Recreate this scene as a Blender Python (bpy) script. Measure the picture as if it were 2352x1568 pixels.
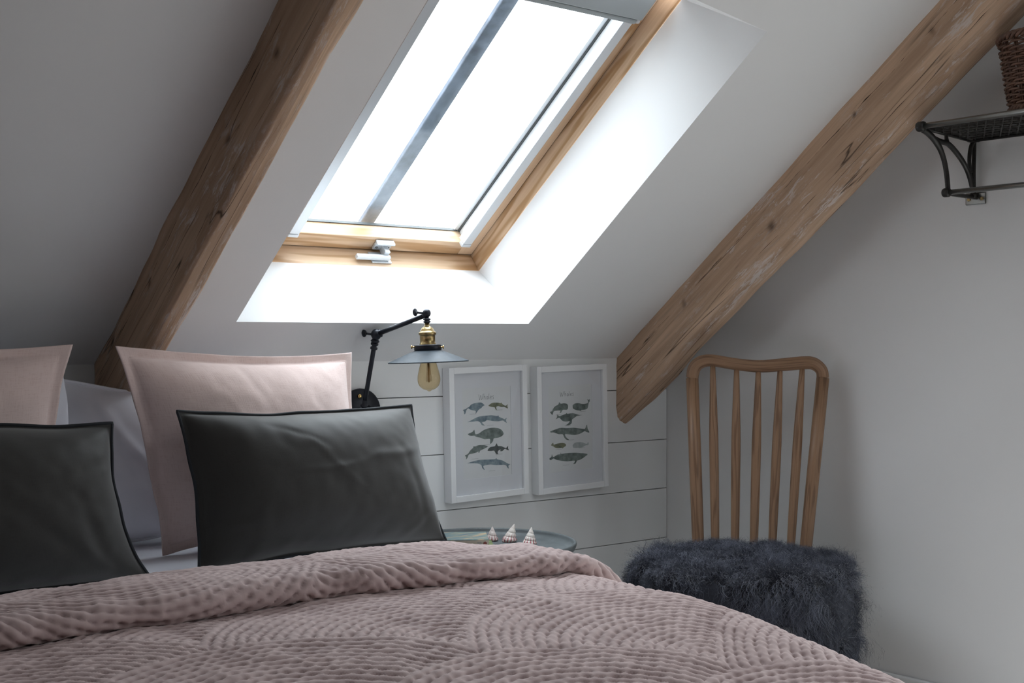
import bpy, bmesh, math, random
import numpy as np
from mathutils import Vector, Matrix

for o in list(bpy.data.objects): bpy.data.objects.remove(o)
SC = bpy.context.scene
COL = SC.collection
rng = np.random.default_rng(7)

# ------------------------------------------------------------------ camera, sky, light, exposure
FX, FY = 0.63541, 0.77220                       # level view direction
FPX = 2982.0
cam_d = bpy.data.cameras.new('camera'); cam = bpy.data.objects.new('camera', cam_d); COL.objects.link(cam)
cam.location = (0, 0, 1.0)
cam.rotation_euler = (math.pi / 2, 0, -math.atan2(FX, FY))
cam_d.sensor_width = 36; cam_d.lens = FPX / 2352 * 36; cam_d.shift_y = -2 / 2352
cam_d.clip_start = 0.02; cam_d.clip_end = 200
SC.camera = cam

SKY = 4.85
GLOW, GLOW_POW = 3.2, 2.5
world = bpy.data.worlds.new('overcast_sky'); SC.world = world; world.use_nodes = True
bg = world.node_tree.nodes['Background']
bg.inputs['Strength'].default_value = SKY
_w = world.node_tree; _tc = _w.nodes.new('ShaderNodeTexCoord'); _sx = _w.nodes.new('ShaderNodeSeparateXYZ'); _cr = _w.nodes.new('ShaderNodeValToRGB')
_mr = _w.nodes.new('ShaderNodeMapRange'); _mr.inputs[1].default_value = -1; _mr.inputs[2].default_value = 1
_w.links.new(_tc.outputs['Generated'], _sx.inputs[0]); _w.links.new(_sx.outputs[2], _mr.inputs[0]); _w.links.new(_mr.outputs[0], _cr.inputs[0])
_e = _cr.color_ramp.elements          # overcast sky: paler ground below, brighter towards the zenith
_e[0].position = .47; _e[0].color = (.34, .33, .31, 1); _e[1].position = .53; _e[1].color = (.60, .63, .66, 1)
_e = _e.new(1.0); _e.color = (.87, .945, 1.04, 1)
# the hidden sun brightens the cloud broadly on the skylight's side of the house
_dp = _w.nodes.new('ShaderNodeVectorMath'); _dp.operation = 'DOT_PRODUCT'; _dp.inputs[1].default_value = (.24, .34, .909); _w.links.new(_tc.outputs['Generated'], _dp.inputs[0])
_mx = _w.nodes.new('ShaderNodeMath'); _mx.operation = 'MAXIMUM'; _mx.inputs[1].default_value = 0; _w.links.new(_dp.outputs['Value'], _mx.inputs[0])
_pw = _w.nodes.new('ShaderNodeMath'); _pw.operation = 'POWER'; _pw.inputs[1].default_value = GLOW_POW; _w.links.new(_mx.outputs[0], _pw.inputs[0])
_ma = _w.nodes.new('ShaderNodeMath'); _ma.operation = 'MULTIPLY_ADD'; _ma.inputs[1].default_value = GLOW; _ma.inputs[2].default_value = 1.0; _w.links.new(_pw.outputs[0], _ma.inputs[0])
_vs = _w.nodes.new('ShaderNodeVectorMath'); _vs.operation = 'SCALE'; _w.links.new(_cr.outputs[0], _vs.inputs[0]); _w.links.new(_ma.outputs[0], _vs.inputs['Scale'])
_w.links.new(_vs.outputs[0], bg.inputs['Color'])
SC.view_settings.view_transform = 'Standard'; SC.view_settings.look = 'None'
SC.view_settings.gamma = 1; SC.view_settings.use_curve_mapping = False
SC.view_settings.exposure = 0.0

# ------------------------------------------------------------------ measuring helpers (turn a sighting into a point in the room)
Rv = np.array([FY, -FX, 0.]); Fv = np.array([FX, FY, 0.]); Uv = np.array([0, 0, 1.]); CV = np.array([0, 0, 1.])
def ray(u, v): return Rv * (u - 1176) / FPX + Fv + Uv * (782 - v) / FPX
def atX(u, v, x): d = ray(u, v); return CV + d * (x / d[0])
def atY(u, v, y): d = ray(u, v); return CV + d * (y / d[1])
def atZ(u, v, z): d = ray(u, v); return CV + d * ((z - 1) / d[2])
GX, KY, ZK = 2.8376, 2.7157, 0.9492             # gable wall x, knee wall y, knee wall height
TH = math.atan(3018 / 3860.)
S = np.array([0, -math.cos(TH), math.sin(TH)])  # up the slope
NI = np.array([0, -math.sin(TH), -math.cos(TH)])  # ceiling normal into the room
NO = -NI
XA = np.array([1., 0, 0])
P0 = np.array([0, KY, ZK])
def cz(y): return ZK + (KY - y) * math.tan(TH)

# ------------------------------------------------------------------ noise
def vnoise(P, seed=0):
    """smooth value noise, P (...,3) -> (...)"""
    r = np.random.default_rng(seed); T = r.random((32, 32, 32)) * 2 - 1
    P = np.asarray(P, float); i = np.floor(P).astype(int); f = P - i; f = f * f * (3 - 2 * f)
    a = i & 31; b = (i + 1) & 31
    def g(x, y, z): return T[x, y, z]
    x0, y0, z0 = a[..., 0], a[..., 1], a[..., 2]; x1, y1, z1 = b[..., 0], b[..., 1], b[..., 2]
    fx, fy, fz = f[..., 0], f[..., 1], f[..., 2]
    c00 = g(x0, y0, z0) * (1 - fx) + g(x1, y0, z0) * fx; c10 = g(x0, y1, z0) * (1 - fx) + g(x1, y1, z0) * fx
    c01 = g(x0, y0, z1) * (1 - fx) + g(x1, y0, z1) * fx; c11 = g(x0, y1, z1) * (1 - fx) + g(x1, y1, z1) * fx
    return (c00 * (1 - fy) + c10 * fy) * (1 - fz) + (c01 * (1 - fy) + c11 * fy) * fz
def n2(x, y, s, seed=0):
    return vnoise(np.stack([x * s, y * s, np.zeros_like(x) + seed * .37], -1), seed)

# ------------------------------------------------------------------ materials
MATS = {}
def newmat(name):
    m = bpy.data.materials.new(name); m.use_nodes = True
    nt = m.node_tree; b = nt.nodes['Principled BSDF']; MATS[name] = m
    return m, nt, b
def N(nt, t, **kw):
    n = nt.nodes.new(t)
    for k, v in kw.items():
        if k in n.inputs.keys(): n.inputs[k].default_value = v
        else: setattr(n, k, v)
    return n
def coords(nt, attr=None, scale=(1, 1, 1), rot=(0, 0, 0)):
    if attr: s = N(nt, 'ShaderNodeAttribute', attribute_name=attr).outputs['Vector']
    else: s = N(nt, 'ShaderNodeTexCoord').outputs['Object']
    mp = N(nt, 'ShaderNodeMapping'); mp.inputs['Scale'].default_value = scale; mp.inputs['Rotation'].default_value = rot
    nt.links.new(s, mp.inputs['Vector']); return mp.outputs[0]
def noise(nt, vec, scale=5, detail=4, rough=.55, dist=0):
    n = N(nt, 'ShaderNodeTexNoise'); n.inputs['Scale'].default_value = scale; n.inputs['Detail'].default_value = detail
    n.inputs['Roughness'].default_value = rough; n.inputs['Distortion'].default_value = dist
    nt.links.new(vec, n.inputs['Vector']); return n.outputs['Fac']
def ramp(nt, fac, stops):
    r = N(nt, 'ShaderNodeValToRGB'); e = r.color_ramp.elements
    while len(e) < len(stops): e.new(.5)
    for i, (p, c) in enumerate(stops):
        e[i].position = p; e[i].color = (*c, 1) if len(c) == 3 else c
    nt.links.new(fac, r.inputs['Fac']); return r.outputs['Color']
def mix(nt, fac, a, b, mode='MIX'):
    m = N(nt, 'ShaderNodeMix', data_type='RGBA', blend_type=mode)
    for s, v in ((m.inputs[0], fac), (m.inputs[6], a), (m.inputs[7], b)):
        if hasattr(v, 'is_output') or isinstance(v, bpy.types.NodeSocket): nt.links.new(v, s)
        elif isinstance(v, (int, float)): s.default_value = v
        else: s.default_value = (*v, 1)
    return m.outputs[2]
def bump(nt, b, h, strength=.3, dist=.002):
    n = N(nt, 'ShaderNodeBump'); n.inputs['Strength'].default_value = strength; n.inputs['Distance'].default_value = dist
    nt.links.new(h, n.inputs['Height']); nt.links.new(n.outputs[0], b.inputs['Normal'])
def plain(name, col, rough=.5, metal=0, var=0.0, vs=8, bmp=0, bs=200, sheen=0, spec=None, coat=0):
    m, nt, b = newmat(name)
    b.inputs['Roughness'].default_value = rough; b.inputs['Metallic'].default_value = metal
    b.inputs['Base Color'].default_value = (*col, 1)
    if spec is not None: b.inputs['Specular IOR Level'].default_value = spec
    if coat: b.inputs['Coat Weight'].default_value = coat; b.inputs['Coat Roughness'].default_value = .15
    if sheen:
        b.inputs['Sheen Weight'].default_value = sheen; b.inputs['Sheen Roughness'].default_value = .4
    v = coords(nt)
    if var:
        f = noise(nt, v, vs, 4)
        c = ramp(nt, f, [(.3, tuple(x * (1 - var) for x in col)), (.7, tuple(min(1, x * (1 + var)) for x in col))])
        nt.links.new(c, b.inputs['Base Color'])
    if bmp: bump(nt, b, noise(nt, v, bs, 3), bmp, .001)
    return m
def wood(name, c1, c2, c3, rough=.5, ring=60, line=(2, 90, 90), attr='gc', coat=0, spec=.4):
    m, nt, b = newmat(name)
    v = coords(nt, attr, line); f1 = noise(nt, v, 1, 5, .6, .4)
    v2 = coords(nt, attr, (1.2, ring / 6, ring / 6)); f2 = noise(nt, v2, 1.6, 2, .5, .3)
    w = N(nt, 'ShaderNodeMath', operation='MULTIPLY'); w.inputs[1].default_value = ring * .22; nt.links.new(f2, w.inputs[0])
    fr = N(nt, 'ShaderNodeMath', operation='SINE'); nt.links.new(w.outputs[0], fr.inputs[0])
    c = ramp(nt, f1, [(.3, c2), (.7, c1)])
    r = ramp(nt, fr.outputs[0], [(.35, (0, 0, 0)), (1, (1, 1, 1))])
    cc = mix(nt, r, c, c3)
    nt.links.new(cc, b.inputs['Base Color']); b.inputs['Roughness'].default_value = rough
    b.inputs['Specular IOR Level'].default_value = spec
    if coat: b.inputs['Coat Weight'].default_value = coat
    bump(nt, b, f1, .25, .0006)
    return m

plaster = plain('white_plaster', (.84, .84, .84), .85, bmp=.12, bs=14)
dark_wall = plain('light_damping_wall', (.12, .12, .125), .8)  # dark tone chosen for the unseen walls to keep the left dim
ceil_m = plain('ceiling_plaster', (.84, .84, .84), .85, bmp=.1, bs=10)
boardpaint = plain('painted_board', (.86, .87, .87), .45, bmp=.06, bs=30)
gap_m = plain('board_gap', (.08, .085, .085), .9)
floor_m = wood('floorboards', (.62, .58, .53), (.55, .51, .46), (.48, .44, .4))
pine = wood('window_pine', (.74, .54, .37), (.64, .44, .28), (.47, .28, .14), .45, ring=75, line=(1.5, 120, 120))
oak = wood('chair_oak', (.33, .195, .115), (.26, .15, .088), (.19, .105, .06), .42, ring=160, line=(6, 420, 420))
alu = plain('brushed_aluminium', (.62, .65, .68), .42, .35)
alu_dark = plain('grey_gasket', (.1, .11, .11), .6)
white_alu = plain('white_rail_inner', (.82, .84, .85), .4)
leadbar = plain('weathered_metal_bar', (.16, .19, .24), .6, .3, var=.4, vs=20)
frame_white = plain('white_lacquer', (.88, .89, .90), .38, bmp=.03, bs=60)
mat_card = plain('mount_card', (.86, .88, .92), .9)
paper = plain('print_paper', (.86, .88, .89), .9, var=.02, vs=30)
ink = plain('pencil_ink', (.22, .23, .24), .9)
ink_pale = plain('pale_pencil', (.52, .54, .55), .9)
black_iron = plain('black_painted_iron', (.012, .014, .022), .38, .3)
shade_m = plain('blue_black_enamel', (.028, .038, .048), .55, .0, var=.25, vs=60, spec=.22)
brass = plain('aged_brass', (.42, .31, .15), .3, 1, var=.2, vs=60)
brass_bright = plain('polished_brass', (.85, .6, .25), .2, 1)
rackm = plain('gunmetal', (.035, .033, .031), .35, .5, var=.3, vs=40)
rackrail = plain('polished_steel_rail', (.30, .30, .29), .25, .9)
tray_m = plain('slate_grey_tray', (.135, .15, .155), .5, .1, var=.18, vs=25, bmp=.1, bs=120)
sheet_m = plain('white_cotton', (.86, .86, .93), .9, sheen=.15, bmp=.05, bs=300)
pinkp = plain('x', (.4, .3, .3))
base_m = plain('bed_upholstery', (.25, .24, .23), .9)
matt_m = plain('mattress_ticking', (.7, .69, .67), .9)
white_pl = plain('white_plastic', (.8, .83, .84), .4)
pagem = plain('book_pages', (.68, .60, .46), .9)
greenm = plain('green_cover', (.16, .2, .08), .7, var=.5, vs=60)
gap_shade_m = plain('gap_shade_strip', (.02, .02, .02), .9)

# linen for the pink pillowcases
def linen(name, c, dark, weave=900, rough=.85, sheen=.25, bs=.3):
    m, nt, b = newmat(name)
    a = noise(nt, coords(nt, 'gc', (45, weave, 45)), 1, 3); d = noise(nt, coords(nt, 'gc', (weave, 45, 45)), 1, 3)
    f = N(nt, 'ShaderNodeMath', operation='ADD'); nt.links.new(a, f.inputs[0]); nt.links.new(d, f.inputs[1])
    cc = ramp(nt, f.outputs[0], [(.75, dark), (1.0, c)])
    f.inputs[0].default_value = 0
    nt.links.new(cc, b.inputs['Base Color']); b.inputs['Roughness'].default_value = rough
    b.inputs['Sheen Weight'].default_value = sheen; b.inputs['Sheen Roughness'].default_value = .5
    b.inputs['Specular IOR Level'].default_value = .2
    bump(nt, b, f.outputs[0], bs, .0008)
    return m
linen_pink = linen('pink_linen', (.76, .60, .56), (.70, .53, .49), 420)
dark_cotton = linen('charcoal_cotton', (.034, .032, .029), (.029, .027, .024), 900, .6, .28, .12)
dark_edge = plain('black_binding', (.012, .014, .018), .8)

def quilt_mat():
    m, nt, b = newmat('dusty_pink_velvet')
    f = noise(nt, coords(nt), 6, 4)
    c = ramp(nt, f, [(.3, (.53, .40, .385)), (.7, (.58, .445, .43))])
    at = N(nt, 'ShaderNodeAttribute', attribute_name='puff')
    cc = mix(nt, at.outputs['Fac'], (.38, .275, .265), c)      # darker where the stitched surface lies low
    nt.links.new(cc, b.inputs['Base Color']); b.inputs['Roughness'].default_value = .75
    b.inputs['Sheen Weight'].default_value = .6; b.inputs['Sheen Roughness'].default_value = .35
    b.inputs['Sheen Tint'].default_value = (1, .88, .86, 1)
    b.inputs['Specular IOR Level'].default_value = .15
    bump(nt, b, noise(nt, coords(nt), 420, 2), .15, .0006)
    return m
quilt_m = quilt_mat()

def beam_mat():
    m, nt, b = newmat('old_pine_timber')
    g = noise(nt, coords(nt, 'gc', (1.6, 60, 60)), 1, 6, .6, .5)
    big = noise(nt, coords(nt, 'gc', (1.2, 9, 9)), 1.3, 3, .5, .6)
    c = ramp(nt, g, [(.25, (.42, .295, .205)), (.5, (.62, .45, .325)), (.8, (.74, .56, .42))])
    t = ramp(nt, big, [(.3, (.72, .66, .62)), (.7, (1.15, 1.1, 1.05))])
    c = mix(nt, 1.0, c, t, 'MULTIPLY')
    # fine rings across
    rg = noise(nt, coords(nt, 'gc', (9, 220, 220)), 1, 3, .5)
    c = mix(nt, ramp(nt, rg, [(.55, (0, 0, 0)), (.75, (.5, .5, .5))]), c, (.40, .29, .21))
    # leftover limewash flecks
    fl = noise(nt, coords(nt, 'gc', (12, 66, 66)), 1.5, 6, .75, .9)
    pat = noise(nt, coords(nt, 'gc', (3, 9, 9)), 1.5, 3, .6)
    fm = N(nt, 'ShaderNodeMath', operation='MULTIPLY'); nt.links.new(fl, fm.inputs[0]); nt.links.new(pat, fm.inputs[1])
    fleck = ramp(nt, fm.outputs[0], [(.312, (0, 0, 0)), (.36, (.6, .6, .6))])
    c = mix(nt, fleck, c, (.78, .73, .71))
    # edge limewash and knots from vertex data
    wa = N(nt, 'ShaderNodeAttribute', attribute_name='wash')
    wn = noise(nt, coords(nt, 'gc', (14, 60, 60)), 1.3, 6, .75, .6)
    wm = N(nt, 'ShaderNodeMath', operation='MULTIPLY'); nt.links.new(wa.outputs['Fac'], wm.inputs[0]); nt.links.new(ramp(nt, wn, [(.52, (0, 0, 0)), (.68, (.8, .8, .8))]), wm.inputs[1])
    c = mix(nt, wm.outputs[0], c, (.74, .69, .67))
    kn = N(nt, 'ShaderNodeAttribute', attribute_name='knot')
    c = mix(nt, kn.outputs['Fac'], c, (.12, .075, .05))
    # long shakes
    ck = noise(nt, coords(nt, 'gc', (1.3, 26, 26)), 1, 2, .4, .25)
    crack = ramp(nt, ck, [(.490, (0, 0, 0)), (.4985, (1, 1, 1)), (.5015, (1, 1, 1)), (.51, (0, 0, 0))])
    gate = ramp(nt, noise(nt, coords(nt, 'gc', (2.2, 5, 5)), 1, 2), [(.5, (0, 0, 0)), (.58, (.85, .85, .85))])
    crk = mix(nt, 1.0, crack, gate, 'MULTIPLY')
    c = mix(nt, crk, c, (.035, .022, .015))
    da = N(nt, 'ShaderNodeAttribute', attribute_name='dside')
    for d0, sc_, w_ in ((.034, 2.6, .0011), (.112, 2.1, .0007)):
        wv = noise(nt, coords(nt, 'gc', (sc_, .01, .01)), 1.6, 3, .6)
        t1 = N(nt, 'ShaderNodeMath', operation='MULTIPLY_ADD'); t1.inputs[1].default_value = .024; t1.inputs[2].default_value = d0 - .012; nt.links.new(wv, t1.inputs[0])
        t2 = N(nt, 'ShaderNodeMath', operation='SUBTRACT'); nt.links.new(da.outputs['Fac'], t2.inputs[0]); nt.links.new(t1.outputs[0], t2.inputs[1])
        t3 = N(nt, 'ShaderNodeMath', operation='ABSOLUTE'); nt.links.new(t2.outputs[0], t3.inputs[0])
        gn = noise(nt, coords(nt, 'gc', (5 + sc_, .01, .01)), 1, 3, .7)
        t4 = N(nt, 'ShaderNodeMath', operation='MULTIPLY_ADD'); t4.inputs[1].default_value = w_ * 7; t4.inputs[2].default_value = -w_ * 3.2; nt.links.new(gn, t4.inputs[0])
        t5 = N(nt, 'ShaderNodeMath', operation='LESS_THAN'); nt.links.new(t3.outputs[0], t5.inputs[0]); nt.links.new(t4.outputs[0], t5.inputs[1])
        c = mix(nt, t5.outputs[0], c, (.04, .025, .018))
    nt.links.new(c, b.inputs['Base Color']); b.inputs['Roughness'].default_value = .78
    b.inputs['Specular IOR Level'].default_value = .25
    h = N(nt, 'ShaderNodeMath', operation='SUBTRACT'); nt.links.new(g, h.inputs[0]); nt.links.new(crk, h.inputs[1])
    bump(nt, b, h.outputs[0], .6, .002)
    return m
beam_m = beam_mat()

def glass_mat(name, tint, gloss=.08, alpha=1):
    m = bpy.data.materials.new(name); m.use_nodes = True; nt = m.node_tree; nt.nodes.clear()
    out = N(nt, 'ShaderNodeOutputMaterial'); tr = N(nt, 'ShaderNodeBsdfTransparent'); tr.inputs[0].default_value = (*tint, 1)
    gl = N(nt, 'ShaderNodeBsdfGlossy'); gl.inputs['Roughness'].default_value = .02
    lw = N(nt, 'ShaderNodeLayerWeight'); lw.inputs[0].default_value = .5
    p5 = N(nt, 'ShaderNodeMath', operation='POWER'); p5.inputs[1].default_value = 4; nt.links.new(lw.outputs['Facing'], p5.inputs[0])
    fr = N(nt, 'ShaderNodeMath', operation='MULTIPLY_ADD'); fr.inputs[1].default_value = .8; fr.inputs[2].default_value = .035; nt.links.new(p5.outputs[0], fr.inputs[0])
    mx = N(nt, 'ShaderNodeMixShader'); nt.links.new(fr.outputs[0], mx.inputs[0]); nt.links.new(tr.outputs[0], mx.inputs[1]); nt.links.new(gl.outputs[0], mx.inputs[2])
    nt.links.new(mx.outputs[0], out.inputs[0]); return m
pane_m = glass_mat('window_glass', (.97, .985, .98))
bulb_m = glass_mat('amber_bulb_glass', (.90, .80, .62))
picglass_m = glass_mat('picture_glass', (.97, .97, .97))
filament_m = plain('filament_wire', (.35, .2, .07), .4, .8)

def wicker_m():
    m, nt, b = newmat('brown_willow')
    f = noise(nt, coords(nt), 40, 4)
    nt.links.new(ramp(nt, f, [(.3, (.07, .032, .02)), (.7, (.19, .095, .06))]), b.inputs['Base Color']); b.inputs['Roughness'].default_value = .5
    return m
willow = wicker_m()
def wool_mat():
    m, nt, b = newmat('slate_blue_wool')
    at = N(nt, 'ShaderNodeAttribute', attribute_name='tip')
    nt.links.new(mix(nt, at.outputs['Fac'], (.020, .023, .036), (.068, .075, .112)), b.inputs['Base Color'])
    b.inputs['Roughness'].default_value = .55; b.inputs['Sheen Weight'].default_value = .3
    return m
wool_m = wool_mat()
pelt_m = plain('sheepskin_hide', (.02, .022, .032), .9)
def shell_mat(name, a, b_, stripes=14):
    m, nt, b = newmat(name)
    at = N(nt, 'ShaderNodeAttribute', attribute_name='gc')           # x angle, y height 0..1
    sp = N(nt, 'ShaderNodeSeparateXYZ'); nt.links.new(at.outputs['Vector'], sp.inputs[0])
    w = N(nt, 'ShaderNodeMath', operation='MULTIPLY'); w.inputs[1].default_value = stripes; nt.links.new(sp.outputs[0], w.inputs[0])
    sn = N(nt, 'ShaderNodeMath', operation='SINE'); nt.links.new(w.outputs[0], sn.inputs[0])
    ns = noise(nt, coords(nt), 260, 3)
    ad = N(nt, 'ShaderNodeMath', operation='ADD'); nt.links.new(sn.outputs[0], ad.inputs[0]); nt.links.new(ns, ad.inputs[1])
    st = ramp(nt, ad.outputs[0], [(.55, (0, 0, 0)), (.85, (1, 1, 1))])
    hg = ramp(nt, sp.outputs[1], [(.15, (1, 1, 1)), (.55, (.12, .12, .12))])
    f = mix(nt, 1.0, st, hg, 'MULTIPLY')
    nt.links.new(mix(nt, f, a, b_), b.inputs['Base Color']); b.inputs['Roughness'].default_value = .5
    return m
def cover_mat():
    m, nt, b = newmat('painted_landscape_cover')
    f = noise(nt, coords(nt, None, (14, 50, 14), (0, 0, .5)), 1, 5, .6, .6)
    c = ramp(nt, f, [(.3, (.06, .10, .16)), (.45, (.13, .22, .25)), (.55, (.24, .30, .25)), (.62, (.55, .38, .24)), (.72, (.65, .55, .32))])
    nt.links.new(c, b.inputs['Base Color']); b.inputs['Roughness'].default_value = .3
    return m
cover_m = cover_mat()
def watercolour(name, c1, c2):
    m, nt, b = newmat(name)
    f = noise(nt, coords(nt), 60, 4, .6)
    nt.links.new(ramp(nt, f, [(.35, c1), (.65, c2)]), b.inputs['Base Color']); b.inputs['Roughness'].default_value = .9
    return m
wc_blue = watercolour('blue_wash', (.13, .20, .25), (.34, .43, .47))
wc_green = watercolour('green_grey_wash', (.10, .13, .125), (.27, .33, .31))
wc_olive = watercolour('olive_wash', (.10, .12, .08), (.30, .31, .19))
wc_dark = watercolour('dark_wash', (.04, .05, .055), (.13, .155, .15))
wc_pale = watercolour('pale_wash', (.40, .46, .46), (.55, .60, .60))

# ------------------------------------------------------------------ mesh building
WO = {}   # world origin of every object
def mk(name, V, F, mat, parent=None, origin=None, smooth=True, gc=None, attrs=None, bevel=0, rot=None):
    V = np.asarray(V, float)
    if origin is None: origin = WO[parent.name] if parent else np.array([V[:, 0].mean(), V[:, 1].mean(), V[:, 2].min()])
    origin = np.asarray(origin, float)
    me = bpy.data.meshes.new(name)
    Fa = F
    Vl = V - origin
    if isinstance(Fa, np.ndarray):
        n, k = Fa.shape
        me.vertices.add(len(Vl)); me.vertices.foreach_set('co', Vl.ravel())
        me.loops.add(n * k); me.loops.foreach_set('vertex_index', Fa.ravel().astype(np.int32))
        me.polygons.add(n); me.polygons.foreach_set('loop_start', np.arange(0, n * k, k, dtype=np.int32))
        me.polygons.foreach_set('loop_total', np.full(n, k, np.int32))
        me.update(calc_edges=True)
    else:
        me.from_pydata(Vl.tolist(), [], [tuple(int(i) for i in f) for f in Fa]); me.update()
    if gc is not None:
        a = me.attributes.new('gc', 'FLOAT_VECTOR', 'POINT'); a.data.foreach_set('vector', np.asarray(gc, float).ravel())
    for k, v in (attrs or {}).items():
        a = me.attributes.new(k, 'FLOAT', 'POINT'); a.data.foreach_set('value', np.asarray(v, float).ravel())
    me.materials.append(mat)
    me.polygons.foreach_set('use_smooth', np.full(len(me.polygons), smooth))
    ob = bpy.data.objects.new(name, me); COL.objects.link(ob)
    if parent: ob.parent = parent; ob.location = Vector(origin - WO[parent.name])
    else: ob.location = Vector(origin)
    WO[ob.name] = origin
    if bevel:
        b = ob.modifiers.new('bevel', 'BEVEL'); b.width = bevel; b.segments = 2; b.limit_method = 'ANGLE'
    return ob
def empty(name, loc, label=None, cat=None, group=None, kind=None):
    o = bpy.data.objects.new(name, None); COL.objects.link(o); o.location = Vector([float(x) for x in loc])
    o.empty_display_size = .05; WO[o.name] = np.array(loc, float); tag(o, label, cat, group, kind); return o
def tag(o, label=None, cat=None, group=None, kind=None):
    if label: o['label'] = label
    if cat: o['category'] = cat
    if group: o['group'] = group
    if kind: o['kind'] = kind
    return o
def join(*parts):
    V = []; F = []; n = 0
    for v, f in parts:
        V.append(np.asarray(v, float)); F += [tuple(int(i) + n for i in q) for q in f]; n += len(v)
    return np.concatenate(V), F
BOXF = [(0, 3, 2, 1), (4, 5, 6, 7), (0, 1, 5, 4), (1, 2, 6, 5), (2, 3, 7, 6), (3, 0, 4, 7)]
def obox(o, A, B, Cc, lo, hi):
    """box between lo and hi in the frame (o; A,B,Cc) -> V, F, local coords"""
    L = np.array([(x, y, z) for z in (lo[2], hi[2]) for x, y in ((lo[0], lo[1]), (hi[0], lo[1]), (hi[0], hi[1]), (lo[0], hi[1]))], float)
    V = np.asarray(o) + L[:, :1] * A + L[:, 1:2] * B + L[:, 2:] * Cc
    F = BOXF
    if np.dot(np.cross(A, B), Cc) < 0: F = [tuple(reversed(f)) for f in F]
    return V, F, L
E3 = np.eye(3)
def box(lo, hi): V, F, L = obox((0, 0, 0), E3[0], E3[1], E3[2], lo, hi); return V, F
def tube(path, rad, seg=12, caps=True, flat=None):
    P = np.asarray(path, float); n = len(P); rad = np.full(n, rad, float) if np.isscalar(rad) else np.asarray(rad, float)
    T = np.gradient(P, axis=0); T /= np.linalg.norm(T, axis=1)[:, None] + 1e-12
    up = np.array([0, 0, 1.]) if abs(T[0][2]) < .9 else np.array([1., 0, 0])
    V = []; gc = []; u = np.cross(T[0], up); u /= np.linalg.norm(u)
    dist = np.concatenate([[0], np.cumsum(np.linalg.norm(np.diff(P, axis=0), axis=1))])
    for i in range(n):
        u = u - T[i] * np.dot(u, T[i]); u /= np.linalg.norm(u); w = np.cross(T[i], u)
        for k in range(seg):
            a = 2 * math.pi * k / seg; c, s = math.cos(a), math.sin(a)
            if flat: V.append(P[i] + rad[i] * (u * c + w * s * flat))
            else: V.append(P[i] + rad[i] * (u * c + w * s))
            gc.append((dist[i], rad[i] * c, rad[i] * s))
    F = []
    for i in range(n - 1):
        for k in range(seg):
            a = i * seg + k; b = i * seg + (k + 1) % seg; F.append((a, b, b + seg, a + seg))
    if caps:
        F.append(tuple(range(seg - 1, -1, -1))); F.append(tuple((n - 1) * seg + k for k in range(seg)))
    tube.gc = np.array(gc)
    return np.array(V), F
def lathe(prof, seg=40, o=(0, 0, 0), axis=(0, 0, 1.)):
    """prof: list of (radius, height)"""
    ax = np.asarray(axis, float); ax /= np.linalg.norm(ax)
    h = np.array([1., 0, 0]) if abs(ax[0]) < .9 else np.array([0, 1., 0])
    u = np.cross(ax, h); u /= np.linalg.norm(u); w = np.cross(ax, u)
    V = []
    for r, z in prof:
        for k in range(seg):
            a = 2 * math.pi * k / seg; V.append(np.asarray(o) + ax * z + r * (u * math.cos(a) + w * math.sin(a)))
    F = []
    for i in range(len(prof) - 1):
        for k in range(seg):
            a = i * seg + k; b = i * seg + (k + 1) % seg; F.append((a, b, b + seg, a + seg))
    if prof[0][0] > 1e-6: F.append(tuple(range(seg - 1, -1, -1)))
    if prof[-1][0] > 1e-6: F.append(tuple((len(prof) - 1) * seg + k for k in range(seg)))
    return np.array(V), F
def spline(pts, n=40):
    P = np.asarray(pts, float); m = len(P)
    Q = np.vstack([2 * P[0] - P[1], P, 2 * P[-1] - P[-2]]); out = []
    per = max(2, n // (m - 1))
    for i in range(m - 1):
        p0, p1, p2, p3 = Q[i:i + 4]
        for t in np.linspace(0, 1, per, endpoint=False):
            out.append(.5 * ((2 * p1) + (-p0 + p2) * t + (2 * p0 - 5 * p1 + 4 * p2 - p3) * t * t + (-p0 + 3 * p1 - 3 * p2 + p3) * t ** 3))
    out.append(P[-1]); return np.array(out)
def gridfaces(nu, nv):
    i, j = np.meshgrid(np.arange(nu - 1), np.arange(nv - 1), indexing='ij'); a = (i * nv + j).ravel()
    return np.stack([a, a + nv, a + nv + 1, a + 1], 1)

# ================================================================== THE ROOM
XW, YF, YR = -1.5, -2.3, 0.2        # hidden left wall, hidden front wall, ridge
H0 = [np.array([1.350, 2.598, 0]), np.array([2.191, 2.595, 0]), np.array([2.192, 1.803, 0]), np.array([1.350, 1.715, 0])]
for h in H0: h[2] = cz(h[1])
FW = np.array([2.190, 2.804, 1.191])        # lower right outer corner of the window lining
def wpt(a, s, n): return FW + XA * a + S * s + NO * n   # n measured outward from the lining's room face
WTOP = 1.18; WL = -.646
H1 = [wpt(WL, 0, 0), wpt(0, 0, 0), wpt(0, WTOP, 0), wpt(WL, WTOP, 0)]
H1[2] = np.array([2.191, 2.055, 1.78]) * 0 + wpt(0, .96, 0); H1[3] = wpt(WL, .96, 0)
zr = cz(YR)
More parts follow.
